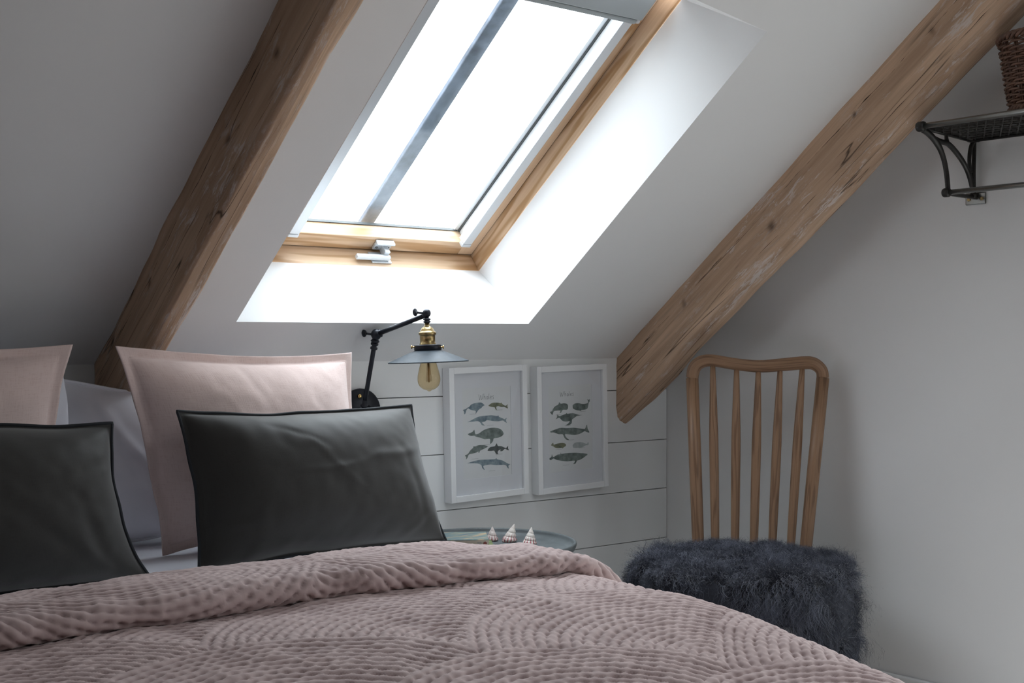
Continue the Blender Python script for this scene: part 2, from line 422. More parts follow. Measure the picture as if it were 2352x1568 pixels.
# ceiling: sloping plane with the skylight hole, its splayed reveal and the far slope
V = [(XW - .1, KY + .1, cz(KY + .1)), (GX + .1, KY + .1, cz(KY + .1)), (GX + .1, YR, zr), (XW - .1, YR, zr)] + H0 + H1 + [(GX + .1, YF - .1, cz(YR) - (YR - YF + .1) * math.tan(TH)), (XW - .1, YF - .1, cz(YR) - (YR - YF + .1) * math.tan(TH))]
F = [(0, 1, 5, 4), (1, 2, 6, 5), (2, 3, 7, 6), (3, 0, 4, 7), (4, 5, 9, 8), (5, 6, 10, 9), (6, 7, 11, 10), (7, 4, 8, 11)]
# far slope with a roof window added behind the camera for fill light
def fs(x, y, up=0): return (x, y - up * math.sin(TH), zr - (YR - y) * math.tan(TH) + up * math.cos(TH))
B3 = (1.45, 2.65, -1.15, -.35)       # x0, x1, y0, y1
nb3 = len(V)
V += [fs(B3[0], B3[3]), fs(B3[1], B3[3]), fs(B3[1], B3[2]), fs(B3[0], B3[2])] + [fs(B3[0], B3[3], .2), fs(B3[1], B3[3], .2), fs(B3[1], B3[2], .2), fs(B3[0], B3[2], .2)]
q = nb3; F += [(3, 2, q + 1, q), (2, 12, q + 2, q + 1), (12, 13, q + 3, q + 2), (13, 3, q, q + 3)] + [(q + i, q + (i + 1) % 4, q + 4 + (i + 1) % 4, q + 4 + i) for i in range(4)]
F = [tuple(reversed(f)) for f in F]
tag(mk('ceiling', V, F, ceil_m, smooth=False, origin=(0, 0, 0)), kind='structure')
tag(mk('floor', *box((XW, YF, -.03), (GX, KY, 0)), floor_m, smooth=False, gc=np.array(box((XW, YF, -.03), (GX, KY, 0))[0])), kind='structure')
zf = cz(YR) - (YR - YF) * math.tan(TH)
def gable(x0, x1):
    pr = [(KY + .1, 0), (KY + .1, ZK), (YR, zr + .05), (YF, zf + .05), (YF, 0)]
    V = [(x0, y, z) for y, z in pr] + [(x1, y, z) for y, z in pr]; n = 5
    return V, [tuple(range(n)), tuple(range(2 * n - 1, n - 1, -1))] + [(i, i + n, (i + 1) % n + n, (i + 1) % n) for i in range(n)]
# gable wall in pieces round an unseen low window added to throw fill light
WY0, WY1, WZ0, WZ1 = .22, 1.48, .15, 1.27
def gable_hole():
    V = []; F = []
    out = [(KY + .1, 0), (KY + .1, ZK), (YR, zr + .05), (YF, zf + .05), (YF, 0)]
    inn = [(WY1, WZ0), (WY1, WZ1), (WY0, WZ1), (WY0, WZ0)]
    for x in (GX, GX + .1): V += [(x, y, z) for y, z in out + inn]
    ring = [(0, 1, 6, 5), (1, 2, 6), (2, 3, 7, 6), (3, 4, 8, 7), (4, 0, 5, 8)]
    for q in ring: F.append(tuple(q)); F.append(tuple(9 + i for i in reversed(q)))
    for i in range(4): a, b = 5 + i, 5 + (i + 1) % 4; F.append((a, b, b + 9, a + 9))
    for i in range(5): a, b = i, (i + 1) % 5; F.append((b, a, a + 9, b + 9))
    return V, F
tag(mk('wall_right', *gable_hole(), plaster, smooth=False, origin=(GX, 0, 0)), kind='structure')
w2 = empty('fill_window_2', (GX + .05, (WY0 + WY1) / 2, WZ0), kind='structure')
for lo, hi in (((WY0, WZ0), (WY0 + .05, WZ1)), ((WY1 - .05, WZ0), (WY1, WZ1)), ((WY0 + .05, WZ0), (WY1 - .05, WZ0 + .05)), ((WY0 + .05, WZ1 - .05), (WY1 - .05, WZ1)), (((WY0 + WY1) / 2 - .02, WZ0 + .05), ((WY0 + WY1) / 2 + .02, WZ1 - .05))):
    mk('frame_bar', *box((GX + .04, lo[0], lo[1]), (GX + .08, hi[0], hi[1])), frame_white, w2, smooth=False)
mk('pane', *box((GX + .058, WY0 + .04, WZ0 + .04), (GX + .062, WY1 - .04, WZ1 - .04)), pane_m, w2, smooth=False)
tag(mk('wall_left', *gable(XW - .1, XW), dark_wall, smooth=False), kind='structure')
tag(mk('wall_front', *box((XW, YF - .1, 0), (GX, YF, zf + .05)), dark_wall, smooth=False), kind='structure')
wb = tag(mk('wall_back', *box((XW, KY + .012, 0), (GX, KY + .1, ZK - .0005)), gap_m, smooth=False), kind='structure')
# shiplap boards of the knee wall, each a piece with its bevelled edges and a shadow gap
joints = [0.0, 0.108, 0.259, 0.410, 0.5585, 0.7045, 0.8555, ZK + .001]
for k in range(len(joints) - 1):
    z0, z1 = joints[k] + (.0009 if k else 0), joints[k + 1] - .0009
    o = mk('board', *box((XW + .001, KY, z0), (GX - .0015, KY + .0115, z1)), boardpaint, wb, smooth=False, bevel=.0012)
def skirt(name, lo, hi): tag(mk(name, *box(lo, hi), frame_white, smooth=False, bevel=.004), kind='structure')
skirt('baseboard_right', (GX - .018, YF, 0), (GX, KY - .001, .158))

# added fill window in the far slope: frame bars and pane
w3 = empty('fill_window_3', fs((B3[0] + B3[1]) / 2, B3[3], .14), kind='structure')
S3 = np.array([0, -math.cos(TH), -math.sin(TH)]); N3 = np.array([0, -math.sin(TH), math.cos(TH)]); L3 = (B3[3] - B3[2]) / math.cos(TH); O3 = np.array(fs(B3[0], B3[3], 0))
for lo, hi in (((0, 0), (.05, L3)), ((1.15, 0), (1.2, L3)), ((.05, 0), (1.15, .05)), ((.05, L3 - .05), (1.15, L3)), ((.58, .05), (.62, L3 - .05))):
    V, F, L = obox(O3, XA, S3, N3, (lo[0], lo[1], .12), (hi[0], hi[1], .18)); mk('frame_bar', V, F, pine, w3, smooth=False, gc=L)
V, F, L = obox(O3, XA, S3, N3, (.04, .04, .15), (1.16, L3 - .04, .155)); mk('pane', V, F, pane_m, w3, smooth=False)

# ================================================================== THE SKYLIGHT
win = empty('window_1', wpt(-.33, 0, 0), kind='structure')
def wbox(name, lo, hi, mat, parent=win, grain='s', bevel=.002, label=None):
    V, F, L = obox(FW, XA, S, NO, lo, hi)
    gc = L[:, [1, 0, 2]] if grain == 's' else L
    gc = gc + np.array([rng.random() * 3, rng.random(), 0])
    o = mk(name, V, F, mat, parent, smooth=False, gc=gc, bevel=bevel)
    if label: o['label'] = label
    return o
T = .032
ft = WTOP
wbox('frame_jamb', (0, -T, 0), (T, ft, .13), pine)
wbox('frame_jamb', (WL - T, -T, 0), (WL, ft, .13), pine)
wbox('frame_sill', (WL, -T, 0), (0, 0, .13), pine, grain='x')
wbox('frame_head', (WL, ft - .03, 0), (0, ft, .13), pine, grain='x')
wbox('gap_shade_strip', (WL, -.001, .058), (0, .0015, .12), gap_shade_m, bevel=0)  # dark strips laid in the sash gaps as painted shade
wbox('gap_shade_strip', (-.0015, 0, .0575), (.0005, ft - .03, .12), gap_shade_m, bevel=0)
wbox('gap_shade_strip', (WL - .0005, 0, .0575), (WL + .0015, ft - .03, .12), gap_shade_m, bevel=0)
# sash
SB = .05; GL = .105
wbox('sash_rail', (WL + .0505, .003, .055), (-.0505, SB, GL), pine, grain='x')
wbox('sash_stile', (-.050, .003, .055), (-.002, ft - .035, GL), pine)
wbox('sash_stile', (WL + .002, .003, .055), (WL + .050, ft - .035, GL), pine)
wbox('sash_rail', (WL + .0505, ft - .09, .055), (-.0505, ft - .035, GL), pine, grain='x')
# aluminium blind guides standing on the stiles
def guide(a0, a1, inner):      # a0..a1 front face, inner: direction of the glass (-1 or 1)
    g = wbox('blind_guide', (a0, SB + .010, .040), (a1, ft - .1, .0555), alu, bevel=.0015)
    wbox('end_cap', (a0 - .001, SB - .002, .039), (a1 + .001, SB + .009, .0555), alu, g, bevel=.002)
    e = a0 if inner < 0 else a1
    def strip(name, near, far, n0, n1, mat, s0=.008):
        b0, b1 = sorted((e - inner * near, e - inner * far)); wbox(name, (b0, SB + s0, n0), (b1, ft - .1, n1), mat, g, bevel=0)
    strip('guide_channel', .0004, .0030, .0556, .066, white_alu)
    strip('inner_lining', .0175, .0212, .060, .0935, white_alu, .001)
    strip('gasket', .0135, .0212, .0945, .0985, alu_dark, .0)
    strip('glazing_bead', .001, .0212, .0990, .1045, white_alu, .0)
guide(-.071, -.043, -1)
guide(WL + .043, WL + .071, 1)
wbox('bead', (WL + .06, SB, .096), (-.06, SB + .0025, .104), alu_dark, bevel=0)
wbox('pane', (WL + .04, SB - .01, GL + .001), (-.036, ft - .09, GL + .006), pane_m, bevel=0)
cb = -.3265
wbox('glazing_bar', (cb - .021, .02, GL + .02), (cb + .021, ft - .05, GL + .034), leadbar, bevel=.003)
# roller blind cassette at the head of the sash
cassette_m = plain('grey_cassette', (.36, .39, .40), .45, .1)
cs = wbox('blind_cassette', (WL + .04, .868, .016), (-.048, .95, .058), cassette_m, grain='x', bevel=.004)
wbox('blind_bar', (WL + .04, .852, .020), (-.056, .866, .040), cassette_m, cs, bevel=.004)
Vp, Fp = lathe([(0, 0), (.007, 0), (.007, .012), (0, .012)], 16, wpt(-.056, .859, .030), XA)
mk('bar_end', Vp, Fp, alu, cs)
# handle: latch plate on the rail, keeper on the sill, lever
hd = wbox('latch_plate', (-.335, .012, .047), (-.283, .040, .055), alu, bevel=.002)
for a in (-.327, -.291):
    Vp, Fp = lathe([(0, 0), (.0035, 0), (.003, -.002), (0, -.002)], 12, wpt(a, .022, .047), NO); mk('screw', Vp, Fp, alu_dark, hd)
wbox('latch_hood', (-.337, .037, .038), (-.281, .044, .055), alu, hd, bevel=.003)
wbox('lever', (-.395, .006, .014), (-.292, .020, .026), alu, bevel=.003)
wbox('lever_neck', (-.312, .010, .024), (-.296, .030, .050), alu, bevel=.002)
wbox('keeper', (-.345, .0005, .010), (-.285, .005, .045), alu, bevel=.001)

# ================================================================== THE TWO OLD RAFTERS
def rafter(name, label, x0, x1, depth, seed, knots, lower):
    L = 2.9; nL = 640
    org = np.array([x0, KY, ZK])
    w = x1 - x0
    # cross-section: (x, d); d grows into the room
    sec = []
    def seg(a, b, n):
        for t in np.linspace(0, 1, n, endpoint=False): sec.append((a[0] + (b[0] - a[0]) * t, a[1] + (b[1] - a[1]) * t))
    c = .007
    seg((0, -.012), (0, depth - c), 16); seg((0, depth - c), (c, depth), 3); seg((c, depth), (w - c, depth), 14)
    seg((w - c, depth), (w, depth - c), 3); seg((w, depth - c), (w, -.012), 12)
    sec.append((w, -.012)); sec = np.array(sec); ns = len(sec)
    ls = np.linspace(0, L, nL)
    LL, K = np.meshgrid(ls, np.arange(ns), indexing='ij')
    X = sec[K, 0]; D = sec[K, 1]
    # lower end: every fibre starts at the knee wall plane
    l0 = -D * math.tan(TH) * np.clip(1 - LL / .5, 0, 1)
    # waney, hand-hewn edges
    gcv = np.stack([LL, X, D], -1)
    cxx, cdd = X - w / 2, D - depth / 2
    edge = np.exp(-((np.minimum(np.abs(X), np.abs(X - w)) ** 2 + (D - depth) ** 2)) / (2 * .016 ** 2))
    nz = vnoise(np.stack([LL * 3.5, X * 12, D * 12], -1), seed)
    nf = vnoise(np.stack([LL * 16, X * 55, D * 55], -1), seed + 1)
    ne = vnoise(np.stack([LL * 7, X * 3, D * 3], -1), seed + 2)
    amp = .0022 * nz + .0012 * nf
    pull = edge * (.004 + .007 * np.clip(ne, -.3, 1))
    X2 = X + np.sign(cxx) * (amp * (np.abs(cxx) > w / 2 - .001)) - np.sign(cxx) * pull * .8
    D2 = D + np.where(D > depth - .001, amp, 0) - pull
    top = np.clip(1 - np.abs(D) / .03, 0, 1)
    X2 = X2 + top * .003 * vnoise(np.stack([LL * 9, X * 0, D * 0], -1), seed + 5) * np.where(X < w / 2, 1, -1)
    kn = np.zeros_like(LL); wash = edge * .8
    for (kl, kd, r, dep) in knots:       # knots with torn fibre and leftover limewash round them
        q = ((LL - kl) / (r * 1.6)) ** 2 + ((D - kd) / r) ** 2
        side = (X < .01)
        g = np.exp(-q) * side
        X2 = X2 + g * dep
        kn = np.maximum(kn, np.clip(1.25 * np.exp(-q * 5) - .1, 0, .85) * side * (dep > .002))
        wash = np.maximum(wash, np.exp(-q / 3.5) * side)
    P = org + XA * X2[..., None] + S * (LL + l0)[..., None] + NI * D2[..., None]
    V = P.reshape(-1, 3); F = [tuple(f) for f in gridfaces(nL, ns)]
    F += [tuple(range(ns)), tuple((nL - 1) * ns + k for k in range(ns - 1, -1, -1))]
    F = [tuple(reversed(f)) for f in F]
    o = mk(name, V, F, beam_m, origin=org, gc=gcv.reshape(-1, 3) + np.array([seed * 1.7, seed * .31, seed * .13]), attrs={'wash': wash.ravel(), 'knot': kn.ravel(), 'dside': np.where(X < .004, D, 9.).ravel()})
    tag(o, label, 'beam')
def kpos(u, v, x):
    p = atX(u, v, x); q = p - P0; return float(q @ S), float(q @ NI)
kn1 = [(*kpos(631, 122, 1.076), .014, .004), (*kpos(519, 320, 1.076), .014, .004), (*kpos(345, 640, 1.076), .012, .003), (*kpos(258, 778, 1.076), .016, .003)]
rafter('roof_beam', 'thick old brown timber beam rising to the left of the skylight, behind the pillows', 1.076, 1.131, .140, 3, kn1, 0)
kn2 = [(*kpos(1771, 520, 2.626), .020, .0025), (*kpos(1575, 690, 2.626), .013, .004), (*kpos(1590, 725, 2.626), .02, .001), (*kpos(1960, 262, 2.626), .010, .004), (*kpos(2140, 72, 2.626), .012, .004)]
rafter('roof_beam', 'old brown timber beam running down to the white picture frames, to the right of the skylight', 2.626, 2.702, .150, 11, kn2, 0)

# ================================================================== THE BED
XL, XR, RE = -.20, 1.655, .19        # bed edges and edge radius
YB, YFT, RF = KY - .02, .72, .13     # head, foot
def drop_x(x):
    d = np.maximum(np.maximum(x - (XR - RE), (XL + RE) - x), 0); d = np.minimum(d, RE)
    return RE - np.sqrt(np.maximum(RE * RE - d * d, 0))
def top_z(x, y):
    z = .607 - .195 * np.clip(1.6 - y, 0, None) ** 2
    z = z - .018 * np.clip((x - 1.12) / .36, 0, 1) ** 2 * np.clip((y - 1.42) / .3, 0, 1)
    z = z + .006 * n2(x, y, 2.3, 21) + .003 * n2(x, y, 6, 22)
    return z
bed = empty('bed', (.73, 1.7, 0), 'double bed under the pink quilt, head against the boarded wall', 'bed')
mk('bed_base', *box((XL + .05, YFT + .06, .14), (XR - .06, YB, .32)), base_m, bed, smooth=False, bevel=.012)
# mattress crowned like the quilt above it
def slab(z0, off, x0, x1, y0, y1, nx=40, ny=60, ztop=None):
    xs = np.linspace(x0, x1, nx); ys = np.linspace(y0, y1, ny); X, Y = np.meshgrid(xs, ys, indexing='ij')
    Z = top_z(X, Y) - .014 - off - drop_x(X + np.where(X > .7, .045, -.045)) * .8 - .10 * np.clip((y0 + .12 - Y) / .12, 0, 1) ** 2
    T_ = np.stack([X, Y, Z], -1).reshape(-1, 3); B = T_.copy(); B[:, 2] = z0
    f = gridfaces(nx, ny); n = nx * ny; F = [tuple(q) for q in f] + [tuple(n + i for i in reversed(q)) for q in f]
    for i in range(nx - 1):
        a, b = i * ny, (i + 1) * ny; F.append((b, a, a + n, b + n)); a, b = i * ny + ny - 1, (i + 1) * ny + ny - 1; F.append((a, b, b + n, a + n))
    for j in range(ny - 1):
        a, b = j, j + 1; F.append((a, b, b + n, a + n)); a, b = (nx - 1) * ny + j, (nx - 1) * ny + j + 1; F.append((b, a, a + n, b + n))
    return np.concatenate([T_, B]), F
mk('mattress', *slab(.322, .045, XL + .06, XR - .055, YFT + .06, YB - .005), matt_m, bed)
for x in (XL + .15, XR - .16):
    for y in (YFT + .16, YB - .12): mk('leg', *lathe([(.018, 0), (.026, .139)], 20, (x, y, 0)), oak, bed, gc=np.zeros((40, 3)))
# white sheet: thin shell over the mattress, seen between quilt and pillows
xs = np.linspace(XL + .03, XR - .035, 150); ys = np.linspace(1.2, YB - .003, 140); X, Y = np.meshgrid(xs, ys, indexing='ij')
Z = top_z(X, Y) - .034 - drop_x(X + np.where(X > .7, .032, -.032)) + .002 * n2(X, Y, 9, 31) + .0025 * n2(X * 3, Y, 6, 32) * (Y > 2.1)
Tt = np.stack([X, Y, Z], -1).reshape(-1, 3); Bt = Tt - [0, 0, .004]; f = gridfaces(150, 140)
sh = mk('bed_sheet', np.concatenate([Tt, Bt]), np.concatenate([f, f[:, ::-1] + 150 * 140]), sheet_m)
tag(sh, 'smooth white sheet showing between the pillows and the pink quilt', 'sheet')

# --- the quilt: one continuous stitched cloth, folded back near the pillows
def quilt():
    # lateral arc length p -> (x, drop)
    flat0, flat1 = XL + RE, XR - RE; q = RE * math.pi / 2; side = .26
    ptot = [0, side, side + q, side + q + (flat1 - flat0), side + 2 * q + (flat1 - flat0), 2 * side + 2 * q + (flat1 - flat0)]
    def cross(p):
        x = np.zeros_like(p); d = np.zeros_like(p)
        a = p < ptot[1]; x[a] = XL; d[a] = RE + (ptot[1] - p[a])
        a = (p >= ptot[1]) & (p < ptot[2]); t = (p[a] - ptot[1]) / RE; x[a] = XL + RE - RE * np.cos(t); d[a] = RE - RE * np.sin(t)
        a = (p >= ptot[2]) & (p < ptot[3]); x[a] = flat0 + p[a] - ptot[2]
        a = (p >= ptot[3]) & (p < ptot[4]); t = (p[a] - ptot[3]) / RE; x[a] = flat1 + RE * np.sin(t); d[a] = RE - RE * np.cos(t)
        a = p >= ptot[4]; x[a] = XR; d[a] = RE + p[a] - ptot[4]
        return x, d
    px0 = ptot[2] + (.12 - flat0)
    p = np.concatenate([np.arange(0, px0, .014), np.arange(px0, ptot[4] - .05, .0030), np.arange(ptot[4] - .05, ptot[5], .012)])
    # along the bed
    YC, YH = 1.965, 1.658; rc = .016; fo = .010
    s1 = np.concatenate([np.arange(-.30, 1.0 - YFT, .013), np.arange(1.0 - YFT, YC - YFT, .0030)])
    y1 = []; d1 = []; n1 = []
    for s in s1:
        if s < 0: y1.append(YFT - .0); d1.append(RF - s); n1.append(0)
        elif s < RF * math.pi / 2: t = s / RF; y1.append(YFT + RF - RF * math.cos(t)); d1.append(RF - RF * math.sin(t)); n1.append(0)
        else: y1.append(YFT + RF + s - RF * math.pi / 2); d1.append(0); n1.append(0)
    ylast = y1[-1]
    arc = [(ylast + .010 * math.sin(a) * 1.2, rc - rc * math.cos(a)) for a in np.linspace(.2, math.pi, 14)]
    back = []
    for y in np.arange(ylast - .003, YH + .022, -.0030):
        t = (ylast - y) / (ylast - YH); back.append((y, 2 * rc + .006 * math.sin(math.pi * t ** .8) + .010 * t))
    top = back[-1][1]; r2 = (top - .003) / 2
    hem = [(YH + .022 - .025 * math.sin(a), .003 + r2 + r2 * math.cos(a)) for a in np.linspace(.12, math.pi, 20)]
    under = [(YH + .022 + k * .004, .0025) for k in range(1, 9)]
    yy = np.array(y1 + [a[0] for a in arc] + [a[0] for a in back] + [a[0] for a in hem] + [a[0] for a in under])
    nn = np.array(n1 + [a[1] for a in arc] + [a[1] for a in back] + [a[1] for a in hem] + [a[1] for a in under])
    dd = np.array(d1 + [0] * (len(yy) - len(d1)))
    ss = np.concatenate([[0], np.cumsum(np.hypot(np.diff(yy), np.diff(nn)) + np.abs(np.diff(dd)))])
    PP, SS = np.meshgrid(p, ss, indexing='ij')
    xx, dx = cross(p)
    X = np.repeat(xx[:, None], len(yy), 1); DX = np.repeat(dx[:, None], len(yy), 1)
    Y = np.repeat(yy[None], len(xx), 0); DY = np.repeat(dd[None], len(xx), 0); NN = np.repeat(nn[None], len(xx), 0)
    # lively fold edges
    ybow = .012 * n2(X, Y * 0, 2.2, 41) + .004 * n2(X, Y * 0, 9, 42)
    fold = (np.arange(len(yy)) >= len(y1))[None, :]
    Y = Y + np.where(fold, ybow * np.clip((ylast + .02 - Y) / .1, 0, 1), 0)
    Zt = top_z(np.clip(X, XL + RE, XR - RE), np.maximum(Y, YFT + .1))
    D = np.sqrt(DX ** 2 + DY ** 2); D = np.where((DX > 0) & (DY > 0), D, DX + DY)
    Z = np.maximum(Zt - D, .03)
    base = np.stack([X, Y, Z], -1)
    # smooth base normal (sideways bending only) used for layer offset
    ang = np.clip(np.where(X > .7, X - (XR - RE), X - (XL + RE)) / RE, -1, 1); ang = np.where((X > XL + RE) & (X < XR - RE), 0, ang)
    nb = np.stack([ang, 0 * ang, np.sqrt(np.maximum(1 - ang ** 2, 0))], -1)
    nb = nb / np.linalg.norm(nb, axis=-1, keepdims=True)
    thick = NN * (1 + .18 * n2(X, Y * 0, 3.1, 43) + .1 * n2(X, Y, 14, 44))
    P = base + nb * thick[..., None]
    # normals of the layered surface
    du = np.gradient(P, axis=0); dv = np.gradient(P, axis=1); n = np.cross(du, dv); n /= np.linalg.norm(n, axis=-1, keepdims=True) + 1e-12
    # stitch pattern in cloth coordinates: fish-scale circles of concentric rows
    U = PP - ptot[2] + .05 * 0; W = SS
    wob = .009 * n2(U, W, 6, 51); wob2 = .009 * n2(U, W, 6, 52)
    U2 = U + wob + .0024 * n2(U, W, 45, 53); W2 = W + wob2 + .0024 * n2(U, W, 45, 54)
    R, sx, sy = .33, .57, .19
    r = np.full(U.shape, 9.); th = np.zeros_like(U); got = np.zeros(U.shape, bool)
    oy, ox = .13, .19
    for j in range(-3, int(3.2 / sy) + 2):
        cy = j * sy + oy
        off = (j % 2) * sx / 2 + ox
        i = np.round((U2 - off) / sx); cx_ = i * sx + off
        rr = np.hypot(U2 - cx_, W2 - cy); m = (~got) & (rr < R)
        r[m] = rr[m]; th[m] = np.arctan2(W2 - cy, U2 - cx_)[m]; got |= m
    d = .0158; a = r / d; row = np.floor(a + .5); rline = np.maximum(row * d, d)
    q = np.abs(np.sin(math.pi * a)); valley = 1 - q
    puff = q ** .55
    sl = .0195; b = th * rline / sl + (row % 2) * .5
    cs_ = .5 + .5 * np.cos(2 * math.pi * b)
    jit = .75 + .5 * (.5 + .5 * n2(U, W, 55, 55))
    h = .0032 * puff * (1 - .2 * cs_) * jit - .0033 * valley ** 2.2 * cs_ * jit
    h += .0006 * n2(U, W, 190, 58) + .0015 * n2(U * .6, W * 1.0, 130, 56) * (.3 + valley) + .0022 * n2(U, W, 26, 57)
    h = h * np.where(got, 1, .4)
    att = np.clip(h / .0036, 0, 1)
    sg = np.clip((len(y1) + 3 - np.arange(len(yy))) / 5., -1, 1)[None, :]      # past the crease the other face of the cloth lies outward
    P = P + n * (h * sg)[..., None]
    V = P.reshape(-1, 3); F = gridfaces(*U.shape)
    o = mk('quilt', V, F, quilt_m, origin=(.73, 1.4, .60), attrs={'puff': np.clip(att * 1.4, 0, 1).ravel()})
    tag(o, 'dusty pink velvet quilt with rows of round stitching, folded back over the bed', 'quilt')
    return o
quilt()

# ================================================================== PILLOWS
def pillow(label, TL, TR, BR, BL, tf, tb, mat, bow=(.06, .05), flange=.03, seed=1, pipe=None, pm=None, wr=1.0, group=None, pr=.003, name='pillow', sag=0.0, seam=None):
    TL, TR, BR, BL = [np.array(q, float) for q in (TL, TR, BR, BL)]
    n = 96
    uu = (1 - np.cos(np.linspace(0, math.pi, n))) / 2 * .35 + np.linspace(0, 1, n) * .65
    U, Vv = np.meshgrid(uu, uu, indexing='ij')
    a, b = 2 * U - 1, 2 * Vv - 1
    nrm = np.cross(TR - TL, TL - BL + TR - BR); nrm /= np.linalg.norm(nrm)
    if nrm @ (CV - TL) < 0: nrm = -nrm
    sc = (np.linalg.norm(TR - TL), np.linalg.norm(TL - BL))
    def warp(U, V):
        a, b = 2 * U - 1, 2 * V - 1
        ju = .004 * n2(V * 6, V * 0 + np.sign(a), 1, seed + 3) / sc[0]; jv = .004 * n2(U * 6, U * 0 + np.sign(b), 1, seed + 4) / sc[1]
        u = .5 + (U - .5) * (1 - bow[0] * (1 - b ** 2)) + ju * np.abs(a) ** 6
        v = .5 + (V - .5) * (1 - bow[1] * (1 - a ** 2)) + jv * np.abs(b) ** 6 - sag * (1 - a ** 2) * np.clip(b, 0, 1)
        P = BL * ((1 - u) * (1 - v))[..., None] + BR * (u * (1 - v))[..., None] + TL * ((1 - u) * v)[..., None] + TR * (u * v)[..., None]
        return P
    P = warp(U, Vv)
    gx, gy = flange / sc[0] * 2, flange / sc[1] * 2
    ai = np.clip(np.abs(a) / (1 - gx), 0, 1); bi = np.clip(np.abs(b) / (1 - gy), 0, 1)
    f = ((1 - ai ** 2.6) * (1 - bi ** 2.6)) ** .55
    xs_, ys_ = U * sc[0], Vv * sc[1]
    # creases running out of the corners and along the edges, soft dents in the middle
    cr = np.zeros_like(U)
    r_ = np.random.default_rng(seed)
    for k in range(int(12 * wr)):
        cx_, cy_ = r_.random(2); an = math.atan2(.5 - cy_, .5 - cx_) + r_.normal() * .5
        if r_.random() < .7: cx_, cy_ = [(0.02 if r_.random() < .5 else .98) if r_.random() < .6 else z for z in (cx_, cy_)]
        dx_, dy_ = (U - cx_) * sc[0], (Vv - cy_) * sc[1]
        al = dx_ * math.cos(an) + dy_ * math.sin(an); ac = -dx_ * math.sin(an) + dy_ * math.cos(an)
        ac = ac + .015 * np.sin(al * 14 + k)
        cr += r_.choice([-1, 1]) * (.0016 + .0026 * r_.random()) * np.exp(-(al / (.05 + .07 * r_.random())) ** 2 - (ac / (.005 + .012 * r_.random())) ** 2)
    w = (.007 * n2(xs_, ys_, 5, seed) + .004 * n2(xs_, ys_, 13, seed + 1) + .0012 * n2(xs_, ys_, 45, seed + 2) + cr) * wr
    fl = np.where((ai >= 1) | (bi >= 1), 1, 0)
    th = .0015
    rip = .0035 * (n2(xs_, ys_, 22, seed + 6)) * fl
    front = P + nrm * (th + f * tf + w * np.minimum(f * 2.2, 1) + rip)[..., None]
    back = P - nrm * (th + f * tb - rip)[..., None]
    N_ = n * n; fg = gridfaces(n, n)
    V_ = np.concatenate([front.reshape(-1, 3), back.reshape(-1, 3)])
    F_ = [tuple(q) for q in fg] + [tuple(N_ + i for i in reversed(q)) for q in fg]
    ring = [i * n for i in range(n)] + [(n - 1) * n + j for j in range(1, n)] + [i * n + n - 1 for i in range(n - 2, -1, -1)] + [j for j in range(n - 2, 0, -1)]
    for i in range(len(ring)):
        a_, b_ = ring[i], ring[(i + 1) % len(ring)]; F_.append((b_, a_, a_ + N_, b_ + N_))
    if np.dot(np.cross(front[1, 0] - front[0, 0], front[0, 1] - front[0, 0]), nrm) < 0: F_ = [tuple(reversed(q)) for q in F_]
    gcv = np.stack([xs_, ys_, 0 * xs_], -1).reshape(-1, 3); gcv = np.concatenate([gcv, gcv + [0, 0, .3]]) + seed
    o = mk(name, V_, F_, mat, gc=gcv, origin=[*((BL + BR) / 2)[:2], min(BL[2], BR[2])])
    tag(o, label, 'pillow', group)
    if pipe:
        pts = []
        for i in ring:
            pts.append((front.reshape(-1, 3)[i] + back.reshape(-1, 3)[i]) / 2)
        pts.append(pts[0]); pts = np.array(pts)
        Vt, Ft = tube(pts, pr, 8); mk(pipe, Vt, Ft, pm, o)
    if seam is not None:     # raised stitched line between body and border
        g = seam; pts = []
        gx2, gy2 = 1 - g / sc[0] * 2, 1 - g / sc[1] * 2
        for t in np.linspace(-1, 1, 70): pts.append((-gx2, t * gy2))
        for t in np.linspace(-1, 1, 70)[1:]: pts.append((t * gx2, gy2))
        for t in np.linspace(1, -1, 70)[1:]: pts.append((gx2, t * gy2))
        for t in np.linspace(1, -1, 70)[1:]: pts.append((t * gx2, -gy2))
        pts = np.array(pts); Pq = warp((pts[:, 0] + 1) / 2, (pts[:, 1] + 1) / 2)
        Vt, Ft = tube(Pq + nrm * (th + .001), .0012, 6); mk('border_seam', Vt, Ft, mat, o, gc=np.zeros((len(Vt), 3)))
    return o
def pt(u, v, t): return CV + ray(u, v) * t
GP = 'pillows at the head of the bed'
# right stack
pillow('large pink linen pillow leaning behind the right dark grey pillow, touching the left beam', pt(265, 790, 2.43), pt(808, 808, 2.93), (1.585, 2.44, .577), (1.105, 2.43, .574),
       .085, .05, linen_pink, bow=(.05, .075), flange=.020, seed=5, wr=1.1, seam=.022)
pillow('white cotton pillow standing between the two pink pillows, partly behind the right one', (.885, 2.57, .932), (1.44, 2.57, .845), (1.48, 2.60, .580), (.93, 2.59, .580),
       .075, .05, sheet_m, bow=(.03, .04), flange=.004, seed=9, pipe='piping', pm=sheet_m, pr=.0035)
pillow('dark grey pillow with black edging in front of the large pink pillow', pt(405, 945, 2.40), pt(942, 928, 2.80), (1.63, 2.20, .578), (1.062, 2.19, .574),
         .11, .035, dark_cotton, bow=(.06, .07), flange=.006, seed=14, pipe='edge_binding', pm=dark_edge, wr=.9)
